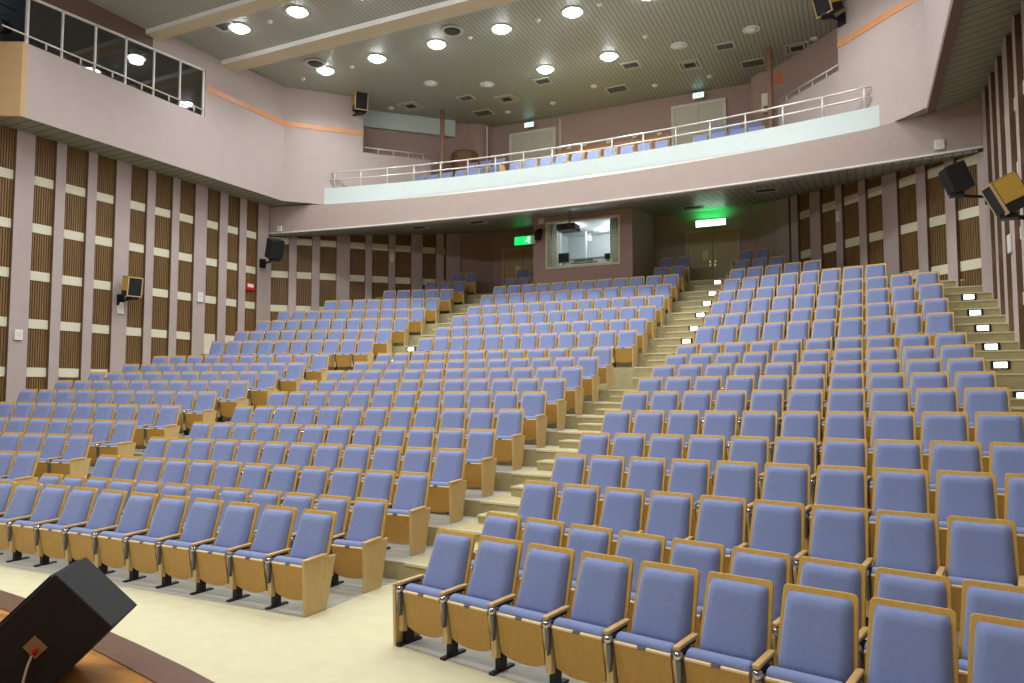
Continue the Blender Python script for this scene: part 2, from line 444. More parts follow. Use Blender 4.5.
struct(gl, 'wall_gallery_inside', None, 'dark lining inside the left gallery room', 'wall')
rf = MB(); x = FXR
rf.prism([(x,6.0,ZS), (x,19.46,ZS), (x,19.46,pts_ceil(19.46)), (x,6.0,pts_ceil(6.0))], (FT,0,0), M['pink'])
rf.prism([(x,6.0,ZS), (x,6.0,pts_ceil(6)), (XR+.1,5.4,pts_ceil(5.4)), (XR+.1,5.4,ZS)], (0,-.12,0), M['pink'])
struct(rf, 'wall_gallery_right', None, 'mauve upper front of the right side gallery', 'wall')
# brown drip edge at the bottom of the right gallery front
t = MB(); t.prism([(FXR-.01,6.0,ZS-.14), (FXR-.01,19.46,ZS-.14), (FXR-.01,19.46,ZS+.02), (FXR-.01,6.0,ZS+.02)], (FT,0,0))
struct(t, 'trim_2', M['brown'], 'brown edge along the underside of the right gallery front', 'trim')
for side, nm in ((-1,'left'), (1,'right')):
    b = MB()
    xf = FXL if side < 0 else FXR; xw = XL-.1 if side < 0 else XR+.12
    ya, yw = (10.64, 10.1) if side < 0 else (6.0, 5.4)
    zo = ZS if side < 0 else 9.15
    a = [(xf, ya, ZS-.005), (xf, 19.46, ZS-.005), (XM+side*8.9, 20.62, ZS-.005), (XM+side*8.9, 20.9, ZS-.005), (xw, 20.5, zo), (xw, yw, zo)]
    b.add(a, [(0,1,4,5), (1,2,3,4)], M['soffit'])
    struct(b, 'ceiling_gallery_'+nm, None, 'grey strip soffit under the %s gallery' % nm, 'ceiling')

# diagonal upper walls beside the balcony and the low walls that continue them
for side, nm in ((-1,'left'), (1,'right')):
    a = Vector((XM+side*9.91, 19.46)); j = Vector((XM+side*8.0, 21.5)); e = Vector((XM+side*6.25, 23.4))
    d = (j-a).normalized(); nrm = Vector((side*abs(d.y), abs(d.x)))  # outward
    b = MB()
    b.prism([(*a,ZS), (*j,ZS), (*j,ZC0+.05), (*a,ZC0+.03)], (nrm.x*.25, nrm.y*.25, 0), M['pink'])
    b.prism([(*j,ZS), (*e,ZS), (*e,10.98), (*j,10.98)], (nrm.x*.25, nrm.y*.25, 0), M['pink'])
    struct(b, 'wall_balcony_'+nm, None, 'mauve diagonal wall at the %s end of the balcony' % nm, 'wall')
    # ramp rail on the low wall
    r = empty('ramp_handrail', (j.x, j.y, 10.98), 0, 'white handrail on the low diagonal wall at the %s end of the balcony' % nm, 'handrail')
    rl = MB(); q0 = Vector((0,0,.22)) ; q1 = Vector((e.x-j.x, e.y-j.y, .22))
    rl.tube([q0+Vector((nrm.x*.1, nrm.y*.1, 0)), q1+Vector((nrm.x*.1, nrm.y*.1, 0))], .028)
    rl.build('rail', M['rail'], r, smooth=True)
    for k in range(1, 5):
        pb = MB(); c = q1*(k/4.5); c = Vector((c.x+nrm.x*.1, c.y+nrm.y*.1, 0))
        pb.tube([c, c+Vector((0,0,.2))], .022); pb.build('post', M['rail'], r, smooth=True)
    # orange wood band
    t = MB(); zb = (11.78, 11.60)
    q = [a - nrm*.015, j - nrm*.015]
    t.prism([(*q[0],zb[1]), (*q[1],zb[1]), (*q[1],zb[0]), (*q[0],zb[0])], (nrm.x*.02, nrm.y*.02, 0))
    if side < 0:
        t.prism([(FXL+.015,16.05,zb[1]), (FXL+.015,19.44,zb[1]), (FXL+.015,19.44,zb[0]), (FXL+.015,16.05,zb[0])], (-.02,0,0))
    struct(t, 'trim_3' if side < 0 else 'trim_4', M['band'], 'orange wood band along the %s upper wall' % nm, 'trim')
    # rounded corner wall beside the rear balcony wall
    t = MB(); t.lathe([(.62,9.2), (.62,13.1)], (XM+side*5.75, 26.15, 0), n=28)
    struct(t, 'wall_corner_'+nm, M['plum'], 'rounded plum wall corner at the %s rear of the balcony' % nm, 'wall')
t = MB(); a = Vector((-17.15, 22.25)); e = Vector((-14.4, 24.93)); d = (e-a).normalized(); n = Vector((-d.y, d.x))
t.prism([(*a,12.36), (*e,12.36), (*(e+n*.2),12.36), (*(a+n*.2),12.36)], (0,0,.68))
struct(t, 'ceiling_bulkhead', M['slab'], 'pale bulkhead under the ceiling above the left low wall', 'bulkhead')

# ------------------------------------------------------------------ balcony
def arc1(dx): return 20.83 - .92*(dx/10.9)**2
def arc2(dx): return 21.48 - .98*(dx/8.95)**2
NB = 36
bm_ = MB(); zb0 = 7.93
def btop(dx): return 8.70 + .2*(dx/10.9)**2 + .13*max(0.0, dx-8.9)
for k in range(NB):
    a = -11.05 + 22.25*k/NB; b = -11.05 + 22.25*(k+1)/NB
    A, B = (XM+a, arc1(a)), (XM+b, arc1(b)); A2, B2 = (XM+a, arc1(a)+.45), (XM+b, arc1(b)+.45)
    vs = [(*A,zb0), (*B,zb0), (*B2,zb0), (*A2,zb0), (*A,btop(a)), (*B,btop(b)), (*B2,8.92), (*A2,8.92)]
    bm_.add(vs, [(0,1,5,4), (0,3,2,1), (4,5,6,7), (2,3,7,6)])
struct(bm_, 'wall_balcony_front', M['pink_dark'], 'mauve curved beam below the balcony parapet', 'wall')
t = MB()
for k in range(NB):
    a = -11.05 + 22.25*k/NB; b = -11.05 + 22.25*(k+1)/NB
    t.prism([(XM+a, arc1(a)-.02, zb0-.035), (XM+b, arc1(b)-.02, zb0-.035), (XM+b, arc1(b)+.1, zb0-.035), (XM+a, arc1(a)+.1, zb0-.035)], (0,0,.045))
struct(t, 'trim_5', M['white_metal'], 'white strip along the bottom edge of the balcony beam', 'trim')
t = MB()
for k in range(NB):
    a = -8.95 + 17.9*k/NB; b = -8.95 + 17.9*(k+1)/NB
    t.prism([(XM+a, arc2(a), 8.86), (XM+b, arc2(b), 8.86), (XM+b, arc2(b)+.16, 8.86), (XM+a, arc2(a)+.16, 8.86)], (0,0,.63))
struct(t, 'wall_parapet', M['slab'], 'pale blue curved balcony parapet', 'wall')
u = MB()
for k in range(NB):
    a = -1 + 2.0*k/NB; b = -1 + 2.0*(k+1)/NB
    q = [(XM+10.95*a, arc1(10.95*a)+.08), (XM+10.95*b, arc1(10.95*b)+.08), (XM+4.9*b, YB), (XM+4.9*a, YB)]
    u.prism([(x_, y_, zunder(y_)) for x_, y_ in q], (0,0,.1), M['under'])
struct(u, 'ceiling_under_balcony', None, 'dark grey strip soffit under the balcony', 'ceiling')
u = MB()
for k in range(NB):
    a = -1 + 2.0*k/NB; b = -1 + 2.0*(k+1)/NB
    q = [(XM+8.9*a, arc2(8.9*a)+.1), (XM+8.9*b, arc2(8.9*b)+.1), (XM+5.0*b, YB), (XM+5.0*a, YB)]
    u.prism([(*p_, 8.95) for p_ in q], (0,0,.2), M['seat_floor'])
u.box((XM-5.0, 22.85, 9.15), (XM+5.0, 24.2, 9.75), M['carpet_step'])
u.box((XM-5.0, 24.2, 9.15), (XM+5.0, YB, 10.45), M['carpet_step'])
struct(u, 'floor_balcony', None, 'stepped balcony floor behind the parapet', 'floor')
# balcony railing
rail = empty('balcony_railing', (XM, arc2(0)+.08, 9.49), 0, 'white two-bar metal railing on top of the balcony parapet', 'railing')
def rp(dx, z): return (dx, arc2(dx)+.08-(arc2(0)+.08), z-9.49)
for z, nm in ((10.06,'top_rail'), (9.80,'middle_rail')):
    b = MB(); b.tube([rp(-8.75+17.5*k/40, z) for k in range(41)], .026); b.build(nm, M['rail'], rail, smooth=True)
for k in range(18):
    dx = -8.6 + 17.2*k/17
    b = MB(); b.tube([rp(dx, 9.48), rp(dx, 10.05)], .024); b.build('post', M['rail'], rail, smooth=True)
# wooden dado with small lamps on the rear balcony wall
t = MB(); t.box((XM-2.24, YB-.06, 10.45), (XM+2.24, YB, 11.62)); struct(t, 'trim_6', M['band'], 'orange wood dado on the rear balcony wall between the two doors', 'trim')
for k, dx in enumerate((-2.1,-1.7,-1.06,-.1,.92,1.86)):
    o = MB(); o.box((-.09,-.05,-.06), (.09,0,.06)); ob = o.build('wall_lamp', M['white'], None, bevel=.015)
    ob.location = (XM+dx, YB-.061, 11.66 if k % 2 else 11.70)
    tag(ob, '%s small white lamp from the left along the balcony rear wall' % ('first','second','third','fourth','fifth','sixth')[k], 'lamp', 'small lamps on the balcony rear wall')

# ------------------------------------------------------------------ doors
def double_door(name, x0, x1, z0, z1, yf, dm, fm, label, single=False, plate=False):
    r = empty(name, ((x0+x1)/2, yf, z0), 0, label, 'door'); r['kind'] = 'structure'
    w = (x1-x0)/2; h = z1-z0
    f = MB()
    f.box((-w,-.08,0), (-w+.1,.02,h)); f.box((w-.1,-.08,0), (w,.02,h)); f.box((-w+.1,-.08,h-.1), (w-.1,.02,h))
    f.build('door_frame', fm, r, bevel=.01)
    for s in ((-1, 1) if not single else (0,)):
        b = MB()
        a0, a1 = ((-w+.1, -.006) if s < 0 else (.006, w-.1)) if s else (-w+.1, w-.1)
        b.box((a0,-.04,0), (a1,0,h-.1)); lf_ = b.build('door_leaf', dm, r, bevel=.008)
        k = MB(); hx = (-.09 if s < 0 else .09) if s else w-.2
        k.box((hx-.025,-.05,.82), (hx+.025,-.042,1.02)); k.tube([(hx,-.05,.92), (hx,-.1,.92), (hx+(.1 if s <= 0 else -.1)*-1,-.1,.92)], .014)
        k.build('door_handle', M['brass'], lf_)
    if plate:
        k = MB(); k.box((-.36,-.046,1.05), (-.14,-.041,1.38), M['yellow']); k.build('door_notice', None, r)
    return r
double_door('door_1', XM-4.30, XM-2.28, 10.45, 12.60, YB-.01, M['door'], M['white_metal'], 'pale grey double door at the left rear of the balcony')
double_door('door_2', XM+2.30, XM+4.26, 10.45, 12.62, YB-.01, M['door'], M['white_metal'], 'pale grey double door at the right rear of the balcony')
double_door('door_3', XM-4.62, XM-2.74, 5.79, 7.93, YB-.01, M['door_low'], M['frame_low'], 'tan double door under the balcony left of the control room', plate=True)
double_door('door_4', XM+2.74, XM+4.64, 5.79, 7.93, YB-.01, M['door_low'], M['frame_low'], 'tan double door under the balcony right of the control room', plate=True)

# ------------------------------------------------------------------ control room
CX0, CX1, CY0 = -10.24, -6.68, 23.2
WX0, WX1, WZ0, WZ1 = -9.74, -7.10, 6.42, 8.04
b = MB()
zt = zunder(CY0)+.0
def front(x0, x1, z0, z1): b.box((x0,CY0,z0), (x1,CY0+.15,z1), M['plum'])
front(CX0, WX0, 4.8, zt+.05); front(WX1, CX1, 4.8, zt+.05); front(WX0, WX1, 4.8, WZ0); front(WX0, WX1, WZ1, zt+.05)
b.box((CX0,CY0+.15,4.8), (CX0+.12,YB,8.6), M['plum']); b.box((CX1-.12,CY0+.15,4.8), (CX1,YB,8.6), M['plum'])
struct(b, 'wall_control_room', None, 'plum walls of the projecting control room under the balcony', 'wall')
b = MB()
b.box((CX0+.12,CY0+.15,5.7), (CX1-.12,YB,5.75), M['room_white']); b.box((CX0+.12,YB-.06,5.75), (CX1-.12,YB-.01,8.5), M['room_white'])
b.box((CX0+.121,CY0+.151,5.75), (CX0+.14,YB-.06,8.4), M['room_white']); b.box((CX1-.14,CY0+.151,5.75), (CX1-.121,YB-.06,8.4), M['room_white'])
b.box((CX0+.14,CY0+.16,8.12), (CX1-.14,YB-.06,8.16), M['room_white'])
struct(b, 'wall_control_room_inside', None, 'white walls inside the lit control room', 'wall')
wn = empty('window_1', ((WX0+WX1)/2, CY0, WZ0), 0, 'wide control room window with a cream frame', 'window'); wn['kind'] = 'structure'
w = (WX1-WX0)/2; h = WZ1-WZ0
b = MB(); b.box((-w-.02,-.05,-.03), (w+.02,.16,.05)); b.box((-w-.02,-.05,h-.05), (w+.02,.16,h+.02)); b.box((-w-.02,-.05,.05), (-w+.05,.16,h-.05)); b.box((w-.05,-.05,.05), (w+.02,.16,h-.05))
b.build('window_frame', M['cream'], wn, bevel=.008)
b = MB(); b.box((-w+.05,.05,.05), (w-.05,.06,h-.05)); b.build('window_pane', M['glass'], wn)
def curtain(x0, x1, label):
    c = MB(); n = 26; y = CY0+.24
    vs = []; fs = []
    for k in range(n+1):
        xx = x0 + (x1-x0)*k/n; yy = y + .04*math.sin(k*1.25)
        vs += [(xx, yy, 6.3), (xx, yy, 8.1), (xx, yy+.012, 8.1), (xx, yy+.012, 6.3)]
    for k in range(n):
        for q in range(4): fs.append((k*4+q, k*4+(q+1) % 4, (k+1)*4+(q+1) % 4, (k+1)*4+q))
    c.add(vs, fs); o = c.build('curtain', M['curtain'], None, smooth=True, loc=((x0+x1)/2, y, 6.3)); tag(o, label, 'curtain', 'control room curtains')
curtain(-9.85, -9.42, 'pale green curtain at the left of the control room window')
curtain(-7.52, -7.12, 'pale green curtain at the right of the control room window')
# desk and equipment behind the glass
d = empty('control_desk', (-8.45, 23.95, 5.755), 0, 'white desk behind the control room window', 'desk')
b = MB(); b.box((-1.25,-.3,.80), (1.25,.3,.84)); b.build('desk_top', M['desk'], d, bevel=.01)
for sx in (-1.2, 1.2):
    b = MB(); b.box((sx-.03,-.27,0), (sx+.03,.27,.80)); b.build('leg', M['desk'], d)
def monitor(x, y, label, wd, hg):
    r = empty('monitor', (x, y, 6.598), 0, label, 'monitor')
    b = MB(); b.box((-wd/2,-.03,.1), (wd/2,.03,.1+hg)); b.build('screen_housing', M['greyplastic'], r, bevel=.012)
    b = MB(); b.box((-wd/2+.03,-.036,.13), (wd/2-.03,-.031,.07+hg)); b.build('screen', M['grille'], r)
    b = MB(); b.box((-.04,-.02,.015), (.04,.02,.1)); b.box((-.13,-.1,0), (.13,.1,.015)); b.build('stand', M['greyplastic'], r)
monitor(-9.35, 23.85, 'dark monitor at the left of the control room desk', .42, .36)
monitor(-7.72, 23.85, 'small dark monitor at the right of the control room desk', .26, .22)
r = empty('mixing_console', (-8.62, 23.9, 6.598), 0, 'low grey mixing console on the control room desk', 'mixer')
b = MB(); b.prism([(-.4,-.22,0), (-.4,.25,0), (-.4,.25,.2), (-.4,-.22,.07)], (.8,0,0)); b.build('console_body', M['greyplastic'], r, bevel=.01)
for k in range(8):
    b = MB(); zz = .085+.03; b.box((-.33+k*.09,-.1,zz-.03), (-.30+k*.09,.1,zz+.05)); b.build('fader', M['black_steel'], r)
pt = empty('glass_partition', (-8.45, 25.1, 5.755), 0, 'white framed glass partition at the back of the control room', 'partition')
for k in range(4):
    b = MB(); xx = -1.5+k*1.0; b.box((xx-.025,-.03,0), (xx+.025,.03,2.3)); b.build('post', M['white'], pt)
b = MB(); b.box((-1.47,-.03,1.25), (1.47,.03,1.3)); b.build('crossbar', M['greyplastic'], pt)
b = MB(); b.box((-1.47,-.004,1.3), (1.47,.004,2.3)); b.build('pane', M['glass'], pt)
b = MB(); b.box((-1.47,-.012,.02), (1.47,.012,1.25)); b.build('lower_panel', M['pink'], pt)
sc_ = empty('storage_cabinet', (-7.5, 24.72, 5.755), 0, 'low white storage cabinet at the right inside the control room', 'cabinet')
b = MB(); b.box((-.5,-.2,0), (.5,.2,1.25)); b.build('cabinet_body', M['white'], sc_, bevel=.01)
for sx in (-.25, .25):
    b = MB(); b.box((sx-.23,-.215,.05), (sx+.23,-.2,1.2)); b.build('door', M['white'], sc_, bevel=.005)
cl = MB(); cl.lathe([(.16,-.03),(.16,0)], (0,0,0), M['white'], 16); cl.lathe([(.13,-.05),(.14,-.03)], (0,0,0), M['room_lamp'], 16)
for k, (x, y) in enumerate(((-9.1,24.4), (-7.7,24.6), (-8.4,25.4))):
    o = cl.build('room_light', None, None, loc=(0,0,0)); o.location = (x, y, 8.119)
    tag(o, 'round lit lamp on the control room ceiling, ' + ('left one','right one','rear one')[k], 'lamp', 'control room lamps')
    L = bpy.data.lights.new('room_light_glow', 'POINT'); L.energy = 13; L.shadow_soft_size = .12; L.color = (.92,.97,1)
    lo = bpy.data.objects.new('room_light_glow', L); COL.objects.link(lo); lo.location = (x, y, 7.95)

# ------------------------------------------------------------------ gallery window (left)
g = empty('window_2', (FXL-.06, 10.6, SILL), 0, 'band of six dark panes in the left gallery front', 'window'); g['kind'] = 'structure'
ny = 6; y0w, y1w = 10.6, 15.98
b = MB()
for k in range(ny+1):
    yy = y0w + (y1w-y0w)*k/ny; ww = .036 if 0 < k < ny else .055
    yc = min(max(yy, y0w+ww/2), y1w-ww/2)
    b.box((-.03, yc-ww/2-10.6, .0), (.05, yc+ww/2-10.6, wtop(yy)-SILL))
    for_top = None
b.prism([(-.03,0,wtop(y0w)-SILL-.06), (-.03,y1w-10.6,wtop(y1w)-SILL-.06), (-.03,y1w-10.6,wtop(y1w)-SILL), (-.03,0,wtop(y0w)-SILL)], (.08,0,0))
b.build('window_frame', M['white_metal'], g)
for k in range(ny):
    a = y0w + (y1w-y0w)*k/ny + .03; c = y0w + (y1w-y0w)*(k+1)/ny - .03
    p_ = MB(); p_.prism([(0,a-10.6,.02), (0,c-10.6,.02), (0,c-10.6,wtop(c)-SILL-.06), (0,a-10.6,wtop(a)-SILL-.06)], (.008,0,0))
    p_.build('window_pane', M['glass_dark'], g)
gr = empty('gallery_handrail', (FXL+.05, 10.6, SILL), 0, 'white handrail in front of the left gallery window', 'handrail')
b = MB(); b.tube([(0,-.6,.17), (0,5.35,.17)], .022); b.build('rail', M['rail'], gr, smooth=True)
for k in range(6):
    b = MB(); yy = .45+.9*k; b.tube([(0,yy,0), (0,yy,.16)], .02); b.build('post', M['rail'], gr, smooth=True)
# black stage lamps at the open end of the gallery
def spotlight(x, y, z, label, ax, tilt):
    r = empty('stage_spotlight', (x, y, z), ax, label, 'spotlight', 'stage lamps in the left gallery')
    mx = Matrix.Rotation(tilt, 3, 'X')
    b = MB(); b.lathe([(.13,-.28),(.16,-.24),(.16,.05),(.19,.08),(.19,.26)], (0,0,0), None, 18, mx); b.build('lamp_body', M['black_steel'], r, smooth=False)
    b = MB(); b.lathe([(.17,.24),(.15,.25)], (0,0,0), None, 18, mx); b.build('lens', M['grille'], r)
    b = MB(); b.tube([(-.2,0,0), (-.2,0,.28), (.2,0,.28), (.2,0,0)], .016); b.build('yoke', M['black_steel'], r)
spotlight(-18.62, 10.2, 11.08, 'black stage spotlight hung lower at the open end of the left gallery', .6, 1.9)
spotlight(-18.75, 9.6, 11.20, 'black stage spotlight hung higher at the open end of the left gallery', .3, 2.0)
b = MB(); b.tube([(-18.9,8.6,11.80), (-18.62,10.55,11.62)], .03); tag(b.build('lighting_bar', M['black_steel'], None, loc=(-18.7,9.6,11.6)), 'black pipe carrying the stage spotlights in the left gallery', 'pipe')

# ------------------------------------------------------------------ balcony posts, drum, boxes
for side, nm in ((-1,'left'), (1,'right')):
    r = empty('balcony_post', (XM+side*6.0, 23.8, 9.75 if abs(side*6) < 5 else 9.15), 0, 'slim brown post standing at the %s end of the balcony seats' % nm, 'post')
    zt = ZC0 - 9.15
    b = MB(); b.tube([(0,0,0), (0,0,zt)], .085, n=16); b.build('shaft', M['col'], r, smooth=True)
    b = MB(); b.lathe([(.15,0),(.15,.05),(.1,.08)], (0,0,0), None, 18); b.build('base', M['col'], r)
b = MB(); b.lathe([(.5,9.15),(.5,11.1),(.54,11.12),(.54,11.42),(.48,11.5)], (XM-5.45, 24.6, 0), n=28)
o = b.build('curved_counter', M['drum'], None, loc=(XM-5.45, 24.6, 9.15)); tag(o, 'round brown wooden counter at the left rear of the balcony', 'counter')
r = empty('post_box', (XM+5.9, 24.1, 11.05), 0, 'cream box fixed beside the right balcony post', 'box')
b = MB(); b.box((-.2,-.1,0), (.2,.1,.62)); b.build('cabinet_body', M['cream'], r, bevel=.02)
b = MB(); b.box((-.14,-.11,.05), (.14,-.1,.2)); b.build('cabinet_panel', M['brown'], r)
r = MB(); r.box((-.1,-.03,-.16), (.1,.03,.16)); o = r.build('alarm_box', M['orange'], None, bevel=.015); o.location = (XM+6.25, 23.78, 12.0)
tag(o, 'small orange box on the wall side of the right balcony post', 'box')

# ------------------------------------------------------------------ ceiling fittings
def on_ceil(o, x, y, dz=0): 
    o.location = (x, y, zceil(y)+dz)
    pass
def place_name(x, y): return ''
LIT = [(-13.91,15.27,'second downlight from the left gallery between the two ceiling beams'), (-16.08,15.27,'downlight nearest the left gallery between the two ceiling beams'),
       (-16.03,19.0,'leftmost downlight of the row just behind the rear ceiling beam'), (-13.92,19.0,'second downlight from the left behind the rear ceiling beam'),
       (-11.66,19.0,'third downlight from the left behind the rear ceiling beam'), (-9.41,19.0,'fourth downlight from the left behind the rear ceiling beam'),
       (-7.14,19.0,'fifth downlight from the left behind the rear ceiling beam'), (-4.95,19.0,'sixth downlight from the left behind the rear ceiling beam'), (-2.8,18.93,None), (-.7,18.93,None),
       (-9.3,22.12,'left of the two lit downlights above the balcony'), (-7.07,22.12,'right of the two lit downlights above the balcony')]
for x in (-11.7,-9.4,-7.2,-5.0,-2.9,-.8): LIT.append((x,15.27,None))
for yy in (10.6, 6.4, 2.0):
    for k in range(6): LIT.append((-15.6+k*2.9, yy, None))
ring = MB(); ring.lathe([(.24,-.02),(.31,-.03),(.31,0),(.24,0)], (0,0,0), n=28)
disc = MB(); disc.lathe([(.235,-.02),(.23,-.06),(.15,-.11),(.02,-.13)], (0,0,0), n=28)
ring_o = disc_o = None
ndl = 0
E_DOWN = 50
for x, y, lab in LIT:
    r = empty('ceiling_downlight', (0,0,0), 0, lab or 'round lit downlight in the ceiling toward the stage, outside the picture', 'ceiling light', 'ceiling downlights' if lab else 'downlights over the front rows')
    on_ceil(r, x, y)
    if ring_o is None:
        ring_o = ring.build('lamp_ring', M['vent'], r); disc_o = disc.build('lamp_glass', M['bulb'], r, smooth=True)
    else:
        for src in (ring_o, disc_o):
            c = src.copy(); COL.objects.link(c); c.parent = r
    L = bpy.data.lights.new('downlight_lamp', 'AREA'); L.shape = 'DISK'; L.size = .4; L.spread = math.radians(140); L.energy = E_DOWN*(1.0 if y > 12 else .9)*(1.5 if y > 21 else 1); L.color = (.96,.985,1) if y < 21 else (.93,1,.95)
    lo = bpy.data.objects.new('downlight_lamp', L); COL.objects.link(lo); lo.location = (x, y, zceil(y)-.16)

def square_vent(x, y, size, label, dark=False):
    r = empty('ceiling_vent', (0,0,0), 0, label, 'air vent', 'ceiling vents'); on_ceil(r, x, y)
    s = size/2
    f = MB()
    for q in ((s, s-.09), (s-.13, s-.19)):
        a, c = q
        f.box((-a,-a,-.03), (a,-c,0)); f.box((-a,c,-.03), (a,a,0)); f.box((-a,-c,-.03), (-c,c,0)); f.box((c,-c,-.03), (a,c,0))
    f.build('vent_frame', M['vent'] if not dark else M['darkvent'], r)
    b = MB(); b.box((-s+.05,-s+.05,-.012), (s-.05,s-.05,-.002)); b.build('vent_core', M['darkvent'], r)
    return r
def slot_vent(x, y, wx, wy, label):
    r = empty('ceiling_grille', (0,0,0), 0, label, 'air vent', 'ceiling grilles'); on_ceil(r, x, y)
    f = MB(); a, c = wx/2, wy/2
    f.box((-a,-c,-.03), (a,-c+.07,0)); f.box((-a,c-.07,-.03), (a,c,0)); f.box((-a,-c+.07,-.03), (-a+.07,c-.07,0)); f.box((a-.07,-c+.07,-.03), (a,c-.07,0))
    f.build('grille_frame', M['vent'], r)
    b = MB()
    b.box((-a+.05,-c+.05,-.01), (a-.05,c-.05,-.002), M['darkvent'])
    n = 6
    for k in range(n):
        yy = -c+.1+(2*c-.2)*k/(n-1); b.box((-a+.07,yy-.012,-.025), (a-.07,yy+.012,-.008), M['greyplastic'])
    b.build('grille_slats', None, r)
square_vent(-15.16,22.87,.75,'square white air diffuser above the left low wall of the balcony')
square_vent(-11.58,23.85,.75,'square white air diffuser in front of the left balcony door')
square_vent(-4.85,23.92,.75,'square white air diffuser in front of the right balcony door')
square_vent(-1.54,24.17,.75,'square white air diffuser above the right low wall of the balcony')
slot_vent(-12.9,23.11,.62,.5,'grey grille between the two left square diffusers')
slot_vent(-9.75,22.97,.62,.5,'grey grille just behind the left lit downlight over the balcony')
slot_vent(-6.62,23.07,.62,.5,'grey grille just behind the right lit downlight over the balcony')
slot_vent(-3.57,23.04,.62,.5,'grey grille between the two right square diffusers')
slot_vent(-7.62,24.75,.8,.6,'dark grille above the rear balcony wall between the doors')
slot_vent(-13.02,24.68,.8,.6,'dark grille above the left balcony door')
slot_vent(-2.94,24.68,.8,.6,'dark grille near the right balcony post')
slot_vent(-16.35,15.0,.7,.5,'dark grille beside the downlight nearest the left gallery')
for x, y, lab in ((-10.78,18.45,'round grey ceiling diffuser between third and fourth downlights'), (-15.95,18.4,'round grey ceiling diffuser beside the leftmost downlight behind the beam')):
    r = empty('round_diffuser', (0,0,0), 0, lab, 'air vent', 'round ceiling diffusers'); on_ceil(r, x, y)
    b = MB(); b.lathe([(.34,-.002),(.36,-.04),(.26,-.05),(.25,-.02)], (0,0,0), n=24); b.build('outer_ring', M['vent'], r)
    b = MB(); b.lathe([(.25,-.01),(.2,-.06),(.06,-.06)], (0,0,0), n=24); b.build('core', M['darkvent'], r)
DOMES = [(-13.37,21.42,'first'), (-11.63,22.35,'second'), (-4.86,22.35,'third'), (-2.68,22.26,'fourth')]
for x, y, o_ in DOMES:
    r = empty('unlit_downlight', (0,0,0), 0, 'unlit white downlight above the balcony, %s of four from the left' % o_, 'ceiling light', 'unlit balcony downlights'); on_ceil(r, x, y)
    b = MB(); b.lathe([(.2,0),(.26,-.02),(.24,-.04),(.19,-.03)], (0,0,0), n=24); b.build('lamp_ring', M['white'], r)
    b = MB(); b.lathe([(.19,-.02),(.17,-.07),(.09,-.11),(.01,-.12)], (0,0,0), n=24); b.build('lamp_glass', M['dark_lamp'], r, smooth=True)
names = ['first','second','third','fourth','fifth','sixth','seventh','eighth','ninth','tenth','eleventh','twelfth']
DOTS = [(-15.0,15.36),(-17.16,19.18),(-15.03,19.14),(-10.5,19.05),(-8.22,19.0),(-6.3,18.92),(-5.66,21.32)]
DWH = ['between the two lit downlights in front of the rear beam','near the upper left wall corner','between first and second downlights behind the beam','right of the round diffuser behind the beam','between fourth and fifth downlights behind the beam','right of the fifth downlight behind the beam','above the balcony right of the lit pair']
dot = MB(); dot.lathe([(.075,0),(.075,-.03),(.04,-.07),(.01,-.075)], (0,0,0), n=14)
src = None
for (x, y), wh in zip(DOTS, DWH):
    if src is None: src = dot.build('sprinkler_head', M['white'], None, smooth=True); o = src
    else: o = src.copy(); COL.objects.link(o)
    on_ceil(o, x, y); tag(o, 'small white ceiling detector ' + wh, 'detector', 'small ceiling detectors')
DETS = [((-15.96,22.71),'near the upper left speaker'), ((-12.1,25.01),'in front of the left balcony door'), ((-10.18,24.94),'right of the left balcony door'), ((-8.28,24.14),'at the middle of the balcony'), ((-6.3,25.0),'left of the right balcony door'), ((-4.41,25.08),'in front of the right balcony door'), ((-1.0,23.7),'at the far right above the low wall')]
det = MB(); det.lathe([(.12,0),(.12,-.03),(.08,-.06),(.02,-.065)], (0,0,0), n=16)
src = None
for (x, y), wh in DETS:
    if src is None: src = det.build('smoke_detector', M['white'], None, smooth=True); o = src
    else: o = src.copy(); COL.objects.link(o)
    on_ceil(o, x, y); tag(o, 'white smoke detector on the balcony ceiling ' + wh, 'detector', 'smoke detectors over the balcony')
def under_vent(x, y, lab):
    r = empty('soffit_vent', (x, y, zunder(y)), 0, lab, 'air vent', 'vents under the balcony')
    f = MB(); f.box((-.35,-.25,-.03), (.35,-.18,0)); f.box((-.35,.18,-.03), (.35,.25,0)); f.box((-.35,-.18,-.03), (-.28,.18,0)); f.box((.28,-.18,-.03), (.35,.18,0)); f.build('vent_frame', M['vent'], r)
    b = MB(); b.box((-.3,-.2,-.012), (.3,.2,-.003)); b.build('vent_core', M['darkvent'], r)
under_vent(-14.2, 22.0, 'vent in the balcony soffit at the far left')
under_vent(-12.0, 22.3, 'vent in the balcony soffit left of the control room')
under_vent(-5.0, 24.6, 'vent in the balcony soffit before the right rear door')
under_vent(-2.4, 22.4, 'vent in the balcony soffit right of the control room')

